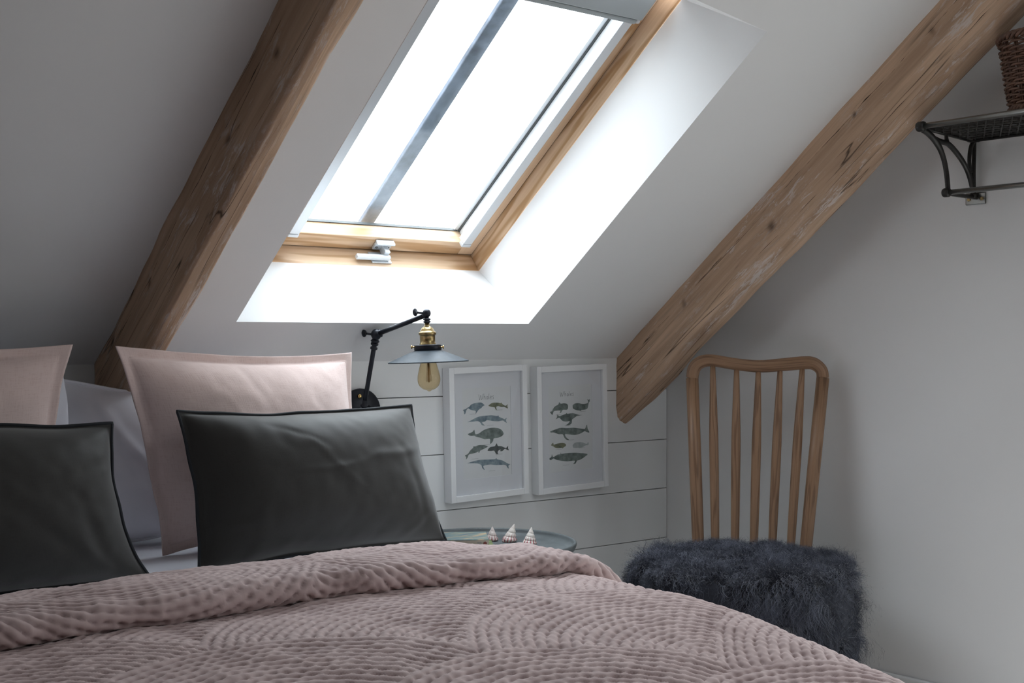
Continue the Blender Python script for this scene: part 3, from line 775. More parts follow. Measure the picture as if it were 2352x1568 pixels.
# left stack
pillow('pink linen pillow at the far left edge, behind the left dark grey pillow', (.25, 2.36, 1.0), pt(165, 792, 2.35), (.862, 2.36, .576), (.25, 2.36, .574),
       .085, .03, linen_pink, bow=(.07, .06), flange=.018, seed=25, seam=.02)
pillow('white pillow mostly hidden behind the far left pink pillow, only its rounded edge showing', (.30, 2.45, .93), (.905, 2.43, .935), (.915, 2.475, .574), (.30, 2.48, .574),
       .03, .04, sheet_m, bow=(-.03, .02), flange=.002, seed=33)
pillow('dark grey pillow with black edging at the far left, below the far left pink pillow', (.33, 2.19, .885), pt(256, 973, 2.27), pt(345, 1330, 2.29), (.33, 2.16, .574),
       .095, .035, dark_cotton, bow=(.08, .05), flange=.006, seed=41, pipe='edge_binding', pm=dark_edge)

# ================================================================== SWING ARM WALL LAMP
lp = np.array([1.746, KY, .824])
lamp = empty('wall_lamp', lp, 'black swing-arm wall lamp with a flat dark shade, brass holder and clear bulb', 'lamp')
nY = np.array([0, -1., 0])
mk('wall_plate', *lathe([(0, 0), (.056, 0), (.058, .002), (.058, .008), (.055, .010), (0, .010)], 48, lp, nY), black_iron, lamp)
sp_ = atY(825.6, 909.5, KY - .010)
mk('plate_screw', *lathe([(0, 0), (.0058, 0), (.0052, .003), (.003, .0045), (0, .0045)], 20, sp_, nY), brass_bright, lamp)
j0 = atY(834, 946, KY - .045)
j1 = atY(864, 768, KY - .115)
j2 = CV + ray(979, 723) * 3.02
mk('wall_joint', *join(lathe([(.012, 0), (.014, .006), (.010, .012), (.012, .035), (0, .045)], 24, [lp[0] + .015, KY - .010, j0[2]], nY), tube([j0 + [-.014, 0, 0], j0 + [.014, 0, 0]], .011, 20)), black_iron, lamp)
ax1 = (j1 - j0) / np.linalg.norm(j1 - j0)
mk('lower_arm', *join(tube([j0 + ax1 * .01, j1 - ax1 * .02], .0056, 20), lathe([(.0056, 0), (.0088, .001), (.0088, .005), (.006, .007), (.006, .010), (.0092, .012), (.0092, .016), (.0056, .018)], 24, j1 - ax1 * .038, ax1),
     lathe([(.0056, 0), (.0088, .001), (.0088, .005), (.006, .007), (.0056, .018)], 24, j0 + ax1 * .014, ax1)), black_iron, lamp)
def ball(c, r, s=1, axis=(0, 0, 1)): return lathe([(r * math.sin(t) if 0 < t < math.pi else 0, -r * math.cos(t) * s) for t in np.linspace(0, math.pi, 14)], 24, c, axis)
def wing(c, d):   # thumbscrew: stem and flat paddle
    d = np.asarray(d, float); d /= np.linalg.norm(d)
    return join(tube([c, c + d * .016], .0028, 12), lathe([(0, -.0018), (.0085, -.0015), (.0095, 0), (.0085, .0015), (0, .0018)], 24, c + d * .021, np.cross(d, [0.3, .2, 1]) * .5 + d * .9))
el = mk('elbow_joint', *join(ball(j1, .0125, 1.1), lathe([(.010, 0), (.010, .012), (.008, .014)], 20, j1, Rv * .9 + Uv * .3), lathe([(.0075, 0), (.011, .003), (.007, .008)], 20, j1 - ax1 * .02, ax1)), black_iron, lamp)
mk('thumbscrew', *wing(j1 + (-Rv) * .008, -Rv + Uv * .15), black_iron, lamp)
ax2 = (j2 - j1) / np.linalg.norm(j2 - j1)
mk('upper_arm', *tube([j1 + ax2 * .008, j2 - ax2 * .008], [.0058, .0058], 20), black_iron, lamp)
hc = CV + ray(980, 719) * 3.02
mk('head_joint', *join(ball(hc, .0098, 1.05), ball(j2 - ax2 * .002, .008)), black_iron, lamp)
mk('thumbscrew', *wing(hc + (-Rv) * .006, -Rv + Uv * .1), black_iron, lamp)
# lamp head: axis leans a little
tilt = math.radians(3.6)
dn = -Uv * math.cos(tilt) + Rv * math.sin(tilt) * .55
dn /= np.linalg.norm(dn); up = -dn
h0 = hc + dn * .009
def hd_(prof, seg=48): return lathe([(r, z) for r, z in prof], seg, h0, dn)
mk('neck', *hd_([(.005, 0), (.0055, .003), (.009, .004), (.009, .0065), (.0065, .0075), (.0065, .009), (.0088, .010), (.0088, .0125), (.005, .014)]), black_iron, lamp)
mk('lamp_holder', *hd_([(.006, .013), (.006, .021), (.008, .022), (.0125, .025), (.0155, .030), (.0168, .034), (.0198, .035), (.0203, .0365), (.0203, .041), (.0185, .042), (.0178, .0425), (.0178, .060), (.0195, .0625), (.0195, .065), (.015, .066)]), brass, lamp)
mk('shade_collar', *hd_([(.019, .064), (.0315, .0645), (.032, .066), (.032, .0765), (.030, .078)]), black_iron, lamp)
# shade: shallow cone with rolled rim, double sided
Rr = .0925
so, st = [], []
for t in np.linspace(0, 1, 16): so.append((.029 + (Rr - .029) * t, .077 + .026 * t ** 1.05))
si = [(r, z + .0014) for r, z in so][::-1]
lip = [(Rr + .001, .1033), (Rr + .0018, .1045), (Rr + .001, .1058), (Rr - .001, .1052)]
mk('lamp_shade', *lathe(so + lip + si, 80, h0, dn), shade_m, lamp)
for sgn in (-1, 1):
    d_ = Rv * sgn * .93 - Fv * .3; c_ = h0 + dn * .070 + d_ * .031
    mk('collar_screw', *join(tube([c_, c_ + d_ * .006], .0018, 10), lathe([(0, -.001), (.004, -.001), (.0044, 0), (.004, .001), (0, .001)], 20, c_ + d_ * .0085, d_ + Fv * .5)), brass_bright, lamp)
bp = [(.0125, .082), (.0135, .090), (.0165, .104), (.0215, .122), (.0255, .138), (.0268, .148), (.0258, .158), (.0215, .167), (.014, .1735), (.006, .1765), (.003, .1785), (0, .1795)]
bp = [tuple(q) for q in spline(bp, 60)]; bp = [(max(r, 0), z * .965) for r, z in bp]; bp[-1] = (0, bp[-1][1])
bulb = mk('bulb', *lathe(bp, 48, h0, dn), bulb_m, lamp)
fil = []
for k in range(7):
    a = k / 6 * 2 * math.pi; u_ = np.cross(dn, [1, 0, 0]); u_ /= np.linalg.norm(u_); w_ = np.cross(dn, u_)
    e = u_ * math.cos(a) * .006 + w_ * math.sin(a) * .006
    fil.append(tube([h0 + dn * .100 + e * .5, h0 + dn * .150 + e], .00035, 5))
fil.append(tube([h0 + dn * .09, h0 + dn * .152], .0012, 8))
mk('filament', *join(*fil), filament_m, bulb)

# ================================================================== FRAMED PRINTS
whalesA = [
 ('b', [(375,515),(400,488),(440,475),(490,470),(515,478),(538,500),(520,510),(505,528),(478,545),(462,565),(445,585),(447,565),(440,555),(410,550),(385,540),(365,528),(348,548),(338,580),(325,590),(322,560),(312,543),(340,535),(360,520)]),
 ('o', [(580,508),(600,490),(630,478),(680,478),(712,485),(722,478),(728,492),(755,510),(772,512),(788,498),(785,520),(792,542),(770,535),(752,525),(720,525),(690,515),(668,520),(665,535),(672,553),(655,545),(650,528),(620,522),(595,515)]),
 ('b', [(358,675),(400,655),(450,630),(500,615),(560,612),(620,610),(675,620),(688,612),(695,628),(735,645),(755,655),(778,642),(770,668),(780,695),(755,680),(735,668),(690,675),(640,672),(600,665),(565,660),(540,675),(515,680),(520,695),(542,715),(510,710),(495,685),(470,668),(420,670)]),
 ('g', [(740,790),(725,770),(690,750),(630,742),(570,750),(520,770),(480,798),(450,805),(438,795),(430,758),(410,780),(362,802),(390,820),(432,820),(450,832),(500,845),(540,862),(590,858),(600,870),(598,895),(605,912),(630,885),(640,855),(690,848),(730,830),(745,810)]),
 ('g', [(578,940),(540,925),(480,922),(440,935),(422,933),(418,948),(390,975),(360,1015),(332,1028),(345,1045),(345,1070),(362,1045),(372,1020),(410,1010),(450,1000),(475,990),(475,1005),(485,1000),(495,980),(540,960)]),
 ('d', [(572,985),(580,965),(605,945),(650,938),(670,908),(682,935),(720,940),(755,955),(775,958),(795,940),(795,965),(805,985),(780,978),(760,968),(735,990),(710,992),(715,975),(690,985),(680,1005),(688,1022),(665,1020),(652,998),(640,985),(610,988)]),
 ('b', [(355,1112),(400,1098),(450,1085),(510,1078),(580,1078),(650,1075),(668,1065),(678,1078),(730,1090),(775,1115),(800,1128),(820,1132),(800,1148),(802,1178),(785,1160),(768,1140),(700,1138),(650,1138),(600,1130),(540,1140),(525,1150),(542,1188),(515,1165),(505,1135),(470,1118),(420,1112)])]
whalesB = [
 ('g', [(283,580),(310,570),(318,548),(340,520),(375,500),(382,476),(400,492),(440,490),(470,500),(480,525),(470,560),(430,560),(415,570),(405,590),(390,590),(398,568),(350,568),(325,575),(312,612),(300,600)]),
 ('g', [(530,515),(550,498),(590,493),(640,505),(690,498),(700,480),(690,455),(705,462),(718,455),(716,480),(705,495),(695,550),(670,565),(620,570),(632,582),(605,575),(570,568),(535,550)]),
 ('g', [(365,608),(385,628),(420,618),(455,606),(465,596),(475,605),(530,600),(570,612),(600,622),(635,625),(580,632),(545,655),(524,672),(520,710),(490,730),(455,730),(480,715),(502,686),(460,690),(420,680),(385,645),(350,662),(362,640)]),
 ('g', [(292,790),(340,775),(400,757),(470,762),(540,760),(600,768),(650,775),(672,772),(688,730),(698,775),(718,815),(685,810),(665,800),(620,825),(560,838),(500,832),(450,828),(465,865),(495,890),(465,888),(440,860),(425,828),(380,825),(330,805),(295,805)]),
 ('o', [(300,945),(322,918),(330,938),(370,928),(420,922),(455,932),(460,955),(435,972),(425,985),(420,975),(370,978),(340,968),(322,955)]),
 ('p', [(535,950),(560,925),(610,918),(650,925),(690,940),(705,920),(712,940),(705,955),(680,955),(640,975),(590,980),(545,978)]),
 ('g', [(275,1090),(305,1075),(312,1045),(325,1075),(370,1050),(400,1045),(405,1025),(412,1042),(470,1035),(560,1033),(620,1038),(700,1050),(670,1080),(620,1110),(585,1120),(570,1150),(545,1155),(562,1120),(480,1125),(420,1118),(360,1105),(328,1090),(300,1108)])]
WC = {'b': wc_blue, 'g': wc_green, 'o': wc_olive, 'd': wc_dark, 'p': wc_pale}
def invbil(p, q):  # q corners TL,TR,BR,BL -> (u right, v down)
    TL, TR, BR, BL = [np.array(x, float) for x in q]; uv = np.array([.5, .5])
    for _ in range(12):
        u, v = uv; f = TL * (1 - u) * (1 - v) + TR * u * (1 - v) + BR * u * v + BL * (1 - u) * v - p
        J = np.stack([(TR - TL) * (1 - v) + (BR - BL) * v, (BL - TL) * (1 - u) + (BR - TR) * u], 1); uv = uv - np.linalg.solve(J, f)
    return uv
LET = {  # hand-lettered strokes, unit height
 'W': [[(0, 1), (.18, 0), (.42, .8), (.62, 0), (.95, 1.02)]],
 'h': [[(0, 1.1), (.02, 0)], [(.02, .35), (.2, .6), (.3, .3), (.33, 0)]],
 'a': [[(.32, .5), (.1, .5), (.02, .15), (.2, 0), (.34, .3), (.36, .5), (.4, 0)]],
 'l': [[(.05, 1.0), (.02, .5), (.08, 0)]],
 'e': [[(.02, .28), (.3, .35), (.22, .58), (.03, .3), (.14, 0), (.36, .08)]],
 's': [[(.28, .6), (.06, .5), (.24, .22), (.18, 0), (0, .05)]]}
def ribbon(pts, w, f3):
    p = spline(pts, 8 * (len(pts) - 1)) if len(pts) > 2 else np.array(pts, float)
    t = np.gradient(p, axis=0); t /= np.linalg.norm(t, axis=1)[:, None] + 1e-9; nn = np.stack([-t[:, 1], t[:, 0]], 1) * w / 2
    V = []; F = []
    for i in range(len(p)):
        for z in (.0001, .0004):
            V += [f3(*(p[i] + nn[i]), z), f3(*(p[i] - nn[i]), z)]
    for i in range(len(p) - 1):
        a = 4 * i; F += [(a + 2, a + 3, a + 7, a + 6), (a, a + 2, a + 6, a + 4), (a + 3, a + 1, a + 5, a + 7)]
    return V, F
def print_frame(label, x0, zt, W, H, lean, whales, quad, tpos, dx):
    cxm = x0 + W / 2; zc = zt - H / 2; dep = .030
    al = math.radians(lean); A = np.array([math.cos(al), 0, -math.sin(al)]); B = np.array([math.sin(al) * -1, 0, -math.cos(al)])
    # A: right, B: down, Dn: out of the wall
    B = np.array([math.sin(al), 0, -math.cos(al)]); A = np.array([math.cos(al), 0, math.sin(al)])
    Dn = np.array([0, -1., 0]); O = np.array([cxm, KY - .0005, zc]) - A * W / 2 - B * H / 2
    root = empty('framed_print', O + A * W / 2 + B * H, label, 'picture', 'framed whale prints on the boarded wall')
    fw = .016
    for nm, lo, hi in (('frame_side', (0, 0, 0), (fw, H, dep)), ('frame_side', (W - fw, 0, 0), (W, H, dep)), ('frame_rail', (fw, 0, 0), (W - fw, fw, dep)), ('frame_rail', (fw, H - fw, 0), (W - fw, H, dep))):
        V, F, L = obox(O, A, B, Dn, lo, hi); mk(nm, V, F, frame_white, root, smooth=False, bevel=.0008)
    m0, m1, mt, mb = .049, .050, .056, .056     # mount borders inside the outer edge
    mz = dep - .011
    for nm, lo, hi in (('mount', (fw, fw, mz - .0012), (m0, H - fw, mz)), ('mount', (W - m1, fw, mz - .0012), (W - fw, H - fw, mz)), ('mount', (m0, fw, mz - .0012), (W - m1, mt, mz)), ('mount', (m0, H - mb, mz - .0012), (W - m1, H - fw, mz))):
        V, F, L = obox(O, A, B, Dn, lo, hi); mk(nm, V, F, mat_card, root, smooth=False)
    pz = mz - .0014
    V, F, L = obox(O, A, B, Dn, (fw, fw, 0), (W - fw, H - fw, pz)); pp = mk('paper', V, F, paper, root, smooth=False)
    PW, PH = W - m0 - m1, H - mt - mb
    def f3(u, v, z): return O + A * (m0 + u * PW) + B * (mt + v * PH) + Dn * (pz + z)
    for c, pts in whales:
        uv = np.array([invbil(np.array(p, float), quad) for p in pts]); n = len(uv)
        cl = spline(np.vstack([uv, uv[:1]]), 3 * (n + 1))[:-1]; k = len(cl)
        me = bmesh.new(); vs = [me.verts.new(Vector(f3(u, v, .0004))) for u, v in cl]; vb = [me.verts.new(Vector(f3(u, v, .0001))) for u, v in cl]
        me.faces.new(vs); [me.faces.new((vs[i], vs[(i + 1) % k], vb[(i + 1) % k], vb[i])) for i in range(k)]
        bmesh.ops.recalc_face_normals(me, faces=me.faces); bmesh.ops.triangulate(me, faces=me.faces)
        V = np.array([v.co for v in me.verts]); me.verts.index_update(); F = [tuple(v.index for v in f.verts) for f in me.faces]; me.free()
        mk('whale_drawing', V, F, WC[c], pp, smooth=False)
        # pencilled caption, too small to read
        cu, cv = uv[:, 0].mean(), uv[:, 1].max() + .004
        q = [(cu - .07 + .14 * t, cv + .003 * math.sin(t * 37 + cu * 50)) for t in np.linspace(0, 1, 16)]
        mk('caption', *ribbon(q, .0032, f3), ink_pale, pp, smooth=False)
    parts = []; x = tpos[0]; hh = tpos[2]
    for ch, wd in zip('Whales', (.105, .05, .052, .025, .05, .04)):
        for st_ in LET[ch]: parts.append(ribbon([(x + a * hh * 1.55, tpos[1] - b * hh) for a, b in st_], .0042, f3))
        x += wd
    mk('title_lettering', *join(*parts), ink, pp, smooth=False)
    V, F, L = obox(O, A, B, Dn, (fw, fw, mz + .004), (W - fw, H - fw, mz + .0055)); mk('picture_glass', V, F, picglass_m, root, smooth=False)
print_frame('white framed whale print nearest the lamp, with a black and white orca', 2.004, .9325, .262, .350, 1.45, whalesA, [(300,318),(815,305),(838,1240),(318,1288)], (.34, .135, .062), 0)
print_frame('white framed whale print touching the foot of the right beam', 2.3015, .9315, .262, .350, 1.3, whalesB, [(262,300),(733,290),(762,1202),(287,1247)], (.27, .125, .055), 0)

# ================================================================== SIDE TABLE
TC = np.array([1.911, 2.43, 0])
tb = empty('side_table', TC, 'round slate-grey tray table between the bed and the boarded wall', 'table')
prof = [(0, .490), (.19, .490), (.205, .494), (.216, .503), (.2215, .514), (.222, .520), (.2205, .523), (.218, .5235), (.2155, .521), (.212, .513), (.203, .5065), (.192, .5045), (0, .5045)]
mk('tray', *lathe([tuple(q) for q in spline(prof[1:-1], 60)] , 120, TC), tray_m, tb)
for k in range(3):
    a = math.radians(30 + 120 * k); d_ = np.array([math.cos(a), math.sin(a), 0])
    mk('leg', *tube([TC + d_ * .19 + [0, 0, 0], TC + d_ * .10 + [0, 0, .4895]], [.008, .011], 16), black_iron, tb)
mk('stretcher', *lathe([(.118, 0), (.122, .006), (.118, .012), (.114, .006), (.118, 0)], 60, TC + [0, 0, .25]), black_iron, tb)
ZT = .5046
def shellthing(label, u, v, hgt, rad, lean, mat, seed, nw):
    c = atZ(u, v, ZT); c = np.array([c[0], c[1], ZT])
    nh, na = 70, 48; V = []; gc = []
    for i in range(nh):
        t = i / (nh - 1)
        for k in range(na):
            a = 2 * math.pi * k / na
            ph = t * nw + a / (2 * math.pi)
            w = .5 + .5 * math.cos(2 * math.pi * ph)
            r = rad * (1 - t) ** .88 * (1 - .10 * w ** 3) + .0006
            if t < .12: r *= .72 + .28 * math.sin(t / .12 * math.pi / 2)
            r *= 1 + .035 * math.sin(14 * a + ph * 3) * (1 - t)
            r *= 1 + .03 * float(vnoise(np.array([a * 3, t * 12, seed]), seed))
            V.append(c + [0, 0, .0005] + r * (Rv * math.cos(a) + Fv * math.sin(a)) + Uv * hgt * t + Rv * lean * t ** 1.3); gc.append((a, t, 0))
    F = []
    for i in range(nh - 1):
        for k in range(na): a = i * na + k; b = i * na + (k + 1) % na; F.append((a, b, b + na, a + na))
    F.append(tuple(range(na - 1, -1, -1))); F.append(tuple((nh - 1) * na + k for k in range(na)))
    tag(mk('seashell', V, F, mat, origin=c, gc=gc), label, 'shell', 'conical shells on the tray table')
sm1 = shell_mat('shell_rosy', (.70, .62, .58), (.34, .11, .12), 11); sm2 = shell_mat('shell_pink', (.74, .68, .62), (.46, .17, .19), 13); sm3 = shell_mat('shell_striped', (.76, .71, .65), (.40, .07, .09), 12)
shellthing('smallest cone shell with a rosy base, the left one of three on the tray', 1130, 1242, .035, .0165, .001, sm1, 1, 3.2)
shellthing('tallest cone shell, white tip leaning right over a pink base, middle of three', 1169, 1244, .043, .020, .013, sm2, 2, 4.2)
shellthing('cone shell with dark red stripes round its base, the right one of three', 1216, 1251, .042, .0185, .005, sm3, 3, 4.8)
FRb = np.array([1.895, 2.388, 0]); ld = np.array([-.82, .57, 0]); ld /= np.linalg.norm(ld); bd = np.array([ld[1], -ld[0], 0]) * 1.0
if bd[1] < 0: bd = -bd
def book(label, o, wl, dl, z0, z1, cm, pmt, name='book', cat='book'):
    rt = empty(name, [*(o + ld * wl / 2 + bd * dl / 2)[:2], z0], label, cat)
    for nm, a, b, m in (('back_cover', z0, z0 + .0018, cm), ('front_cover', z1 - .0018, z1, cm)):
        V, F, L = obox(o, ld, bd, Uv, (0, 0, a), (wl, dl, b)); mk(nm, V, F, m, rt, smooth=False, bevel=.0005)
    V, F, L = obox(o, ld, bd, Uv, (.003, .0015, z0 + .0018), (wl - .003, dl - .003, z1 - .0018)); mk('pages', V, F, pagem, rt, smooth=False)
    V, F, L = obox(o, ld, bd, Uv, (0, 0, z0 + .0018), (wl, .0012, z1 - .0018)); sp = mk('spine', V, F, pmt, rt, smooth=False)
    return rt, sp
pl_o = FRb + ld * -.006 + bd * -.004
tan_m = plain('tan_spine', (.40, .33, .26), .7, var=.15)
book('green book lying under the picture book on the tray table', FRb + np.array([.010, -.008, 0]), .16, .115, ZT, ZT + .011, greenm, greenm)
bk, spn = book('book with a painted blue and orange landscape cover on the tray table', FRb, .175, .125, ZT + .0113, ZT + .029, cover_m, tan_m)
z_ = ZT + .020
o_ = FRb - bd * .0003
mk('badge', *lathe([(.002, -.0001), (.0042, -.0001), (.0042, .0004), (.002, .0004)], 24, o_ + ld * .009 + Uv * z_, -bd), plain('red_brown_badge', (.16, .04, .03), .7), spn)
tx = []
for r0 in range(2):
    xx0 = .018
    for k in range(4):
        V, F, L = obox(o_, ld, Uv, -bd, (xx0, z_ + .0008 - r0 * .0034, -.0001), (xx0 + .0016, z_ + .0028 - r0 * .0034, .0003)); tx.append((V, F)); xx0 += .0022 if k != 1 else .003
mk('spine_lettering', *join(*tx), ink, spn, smooth=False)
nbo = np.array([1.976, 2.333, 0]); na_ = np.array([-.038, .081, 0]); nl = np.linalg.norm(na_); na_ /= nl; nb_ = np.array([-na_[1], na_[0], 0])
if nb_[0] > 0: nb_ = -nb_
ntb = empty('notepad', [*(nbo + na_ * .045 + nb_ * .06)[:2], ZT], 'thin white notepad on the tray table in front of the shells', 'notepad')
V, F, L = obox(nbo, na_, nb_, Uv, (0, 0, ZT + .0022), (nl, .13, ZT + .0082)); mk('cover', V, F, white_pl, ntb, smooth=False, bevel=.001)
V, F, L = obox(nbo, na_, nb_, Uv, (.004, .004, ZT), (nl - .004, .126, ZT + .0022)); mk('back_board', V, F, alu_dark, ntb, smooth=False)

# ================================================================== SPINDLE-BACK CHAIR
bl, br = pt(1604, 1262, 3.38), pt(1849, 1275, 3.30)
tl_, tr_ = pt(1590, 868, 3.45), pt(1890, 868, 3.375)
SZ = .430
cr_ = br - bl; cr_[2] = 0; cw = np.linalg.norm(cr_); cr_ /= cw; cf = np.array([cr_[1], -cr_[0], 0]);
if cf @ (CV - bl) < 0: cf = -cf
mid = (bl + br) / 2; ctr = np.array([mid[0], mid[1], 0]) + cf * .17
chair = empty('spindle_chair', ctr, 'brown wooden spindle-back chair under a dark sheepskin, in front of the gable wall', 'chair')
def gcoff(): return tube.gc + np.array([rng.random() * 5, rng.random(), rng.random()])
def ctube(name, path, rad, seg=20, label=None, flat=None):
    V, F = tube(path, rad, seg, flat=flat); return mk(name, V, F, oak, chair, gc=gcoff())
def low(p, q, z): t = (z - q[2]) / (p[2] - q[2]); return q + (p - q) * t
for a, b in ((bl, tl_), (br, tr_)):
    ctube('back_post', [low(a, b, SZ - .01), a, (a + b) / 2, b], [.0125, .0155, .0165, .0165])
# bent top rail: from post top round the corner, dipping at the middle
def pr2(u, v, t): return pt(u, v, t)
tt = lambda u: 3.45 + (3.375 - 3.45) * (u - 1590) / 300
rail = [(1590, 868), (1593, 850), (1601, 837), (1617, 829), (1640, 828), (1690, 836), (1744, 841), (1800, 837), (1845, 833), (1866, 834), (1880, 842), (1888, 853), (1890, 868)]
rp = spline([pt(u, v, tt(u)) for u, v in rail], 120)
V, F = tube(rp, [.0165 + .0008 * math.sin(i * .1) for i in range(len(rp))], 22); mk('top_rail', V, F, oak, chair, gc=gcoff())
for ub, vb, ut, vt in ((1643, 1262, 1637, 836), (1688, 1262, 1692, 842), (1731, 1266, 1742, 847), (1773, 1270, 1792, 844), (1815, 1274, 1843, 840)):
    k = (ub - 1604) / 245; b = bl + (br - bl) * k; b = pt(ub, vb, 3.38 - .08 * k); t_ = pt(ut, vt, tt(ut))
    lo = low(b, t_, SZ - .005)
    ctube('spindle', [lo + (t_ - lo) * x for x in np.linspace(0, 1, 14)], [.0100 + (.0122 - .0100) * math.sin(min(1, x * 1.6) * math.pi / 2) if x < .6 else .0122 - (.0122 - .0065) * ((x - .6) / .4) ** 1.3 for x in np.linspace(0, 1, 14)], 16)
def cl(a, b, z): return ctr + cr_ * a + cf * b + Uv * z
# seat: rounded slab
ns = 48; ring = []
for k in range(ns):
    a = 2 * math.pi * k / ns; ca, sa = math.cos(a), math.sin(a); ex = .5
    ring.append((np.sign(ca) * abs(ca) ** ex * .205, np.sign(sa) * abs(sa) ** ex * .19))
V = []; F = []
for z, s_ in ((SZ - .034, .93), (SZ - .026, .98), (SZ - .010, 1.0), (SZ - .002, .985), (SZ, .96)): V += [cl(a * s_, b * s_, z) for a, b in ring]
for i in range(4):
    for k in range(ns): a = i * ns + k; b = i * ns + (k + 1) % ns; F.append((a, b, b + ns, a + ns))
F += [tuple(range(ns - 1, -1, -1)), tuple(4 * ns + k for k in range(ns))]
mk('seat', V, F, oak, chair, gc=np.array(V) - ctr)
legs = []
for a, b in ((-.15, .135), (.15, .135), (-.13, -.13), (.13, -.13)):
    p0_, p1_ = cl(a, b, SZ - .03), cl(a * 1.25, b * 1.3, 0); legs.append((p0_, p1_))
    V, F = tube([p0_ + (p1_ - p0_) * x for x in (0, .4, .7, 1)], [.015, .019, .016, .012], 18); mk('leg', V, F, oak, chair, gc=gcoff())
for i, j in ((0, 2), (1, 3)):
    a = legs[i][0] * .5 + legs[i][1] * .5; b = legs[j][0] * .5 + legs[j][1] * .5; ctube('stretcher', [a, (a + b) / 2, b], [.008, .012, .008], 14)
a = (legs[0][0] + legs[0][1] + legs[2][0] + legs[2][1]) / 4; b = (legs[1][0] + legs[1][1] + legs[3][0] + legs[3][1]) / 4; ctube('stretcher', [a, (a + b) / 2, b], [.008, .012, .008], 14)

# sheepskin: hide draped on the seat, curly wool as thin ribbons
def sheepskin():
    na, nr = 96, 26; hw, hd_ = .270, .225
    sc = cl(.006, .018, 0)
    def surf(a, r):
        ca, sa = np.cos(a), np.sin(a); e = .78
        x = np.sign(ca) * np.abs(ca) ** e; y = np.sign(sa) * np.abs(sa) ** e
        rr = np.clip(r, 0, 1); over = np.clip(r - .80, 0, None)
        fx = np.where(r < .80, r / .80, 1 + .10 * (1 - np.exp(-over * 6)))
        zz = SZ + .044 - .050 * (rr ** 2.2) - np.where(r > .80, over * .62 * (1 + .5 * np.sin(a * 3 + 1)), 0)
        X = x * fx * hw * .93; Y_ = y * fx * hd_ * .93 - np.where((y < 0), .028 * fx * 0, 0)
        return sc[None] * 0 + sc + cr_ * X[..., None] + cf * Y_[..., None] + Uv * zz[..., None]
    A, Rr_ = np.meshgrid(np.linspace(0, 2 * math.pi, na, endpoint=False), np.linspace(0.02, 1, nr), indexing='ij')
    P = surf(A.ravel(), Rr_.ravel()); F = []
    for i in range(na):
        for j in range(nr - 1):
            a = i * nr + j; b = ((i + 1) % na) * nr + j; F.append((a, a + 1, b + 1, b))
    F.append(tuple(i * nr for i in range(na)))
    P2 = P - Uv * .006
    n = len(P); F2 = F + [tuple(n + k for k in reversed(q)) for q in F]
    for i in range(na): a = i * nr + nr - 1; b = ((i + 1) % na) * nr + nr - 1; F2.append((a, a + n, b + n, b))
    root = mk('sheepskin', np.concatenate([P, P2]), F2, pelt_m)
    tag(root, 'shaggy dark slate-blue sheepskin draped over the wooden chair seat', 'sheepskin')
    M = 72000; K = 12
    r_ = np.random.default_rng(99)
    a = r_.random(M) * 2 * math.pi; rr = np.sqrt(r_.random(M)) * 1.0
    p = surf(a, rr); e = 1e-3
    t1 = surf(a + e, rr) - p; t2 = surf(a, rr + e) - p; nrm = np.cross(t2, t1); nrm /= np.linalg.norm(nrm, axis=1)[:, None] + 1e-12
    nrm = np.where((nrm[:, 2:] < -.2), -nrm, nrm)
    out = p - sc; out[:, 2] = 0; out /= np.linalg.norm(out, axis=1)[:, None] + 1e-9
    nrm = nrm + out * (rr[:, None] > .8) * .3; nrm /= np.linalg.norm(nrm, axis=1)[:, None]
    # clumps share a lean
    cl_ = np.stack([vnoise(p * 26 + k * 7.1, 60 + k) for k in range(3)], 1)
    cl2 = np.stack([vnoise(p * 90 + k * 3.1, 70 + k) for k in range(3)], 1)
    edge = np.clip((rr - .62) / .38, 0, 1)
    ln = (.030 + .014 * r_.random(M) + .010 * vnoise(p * 18, 80)) * (1 + 2.2 * edge * (.7 + .5 * vnoise(p * 14, 81)))
    # wool by the back posts lies down
    backside = ((p - sc) @ cf < -.11); ln = np.where(backside, ln * .8, ln)
    d = nrm * .9 + cl_ * .95 + cl2 * .95 + r_.normal(size=(M, 3)) * .13 + out * .55 * edge[:, None]
    d /= np.linalg.norm(d, axis=1)[:, None]
    ph = vnoise(p * 45, 90) * 7 + r_.random(M) * .8; fr = 1.4 + .8 * (.5 + .5 * vnoise(p * 50, 93)); ca_ = .0030 + .0028 * r_.random(M)
    s1_ = np.cross(d, np.array([.3, .8, .5]) + r_.normal(size=(M, 3)) * .25); s1_ /= np.linalg.norm(s1_, axis=1)[:, None]; s2_ = np.cross(d, s1_)
    pts = np.zeros((K, M, 3)); q = p.copy(); dd_ = d.copy()
    grav = .10 + .20 * edge
    for k in range(K):
        t = k / (K - 1)
        w = ca_ * min(1, t * 2.2) * (1 + .6 * t)
        an = ph + t * fr * 2 * math.pi
        pts[k] = q + s1_ * (np.cos(an) * w)[:, None] + s2_ * (np.sin(an) * w)[:, None]
        dd_ = dd_ + (-Uv)[None] * grav[:, None] * .9; dd_ = dd_ / np.linalg.norm(dd_, axis=1)[:, None]
        q = q + dd_ * (ln / (K - 1))[:, None]
    pts[..., 0] = np.minimum(pts[..., 0], GX - .003)
    wv = np.cross(d, Fv + r_.normal(size=(M, 3)) * .4); wv /= np.linalg.norm(wv, axis=1)[:, None] + 1e-9
    wd = .00042 + .00025 * r_.random(M)
    Vs = np.zeros((K, 2, M, 3)); 
    for k in range(K):
        t = k / (K - 1); ww = wd * (1 - .75 * t)
        Vs[k, 0] = pts[k] + wv * ww[:, None]; Vs[k, 1] = pts[k] - wv * ww[:, None]
    V = Vs.reshape(-1, 3)
    m = np.arange(M); Fs = []
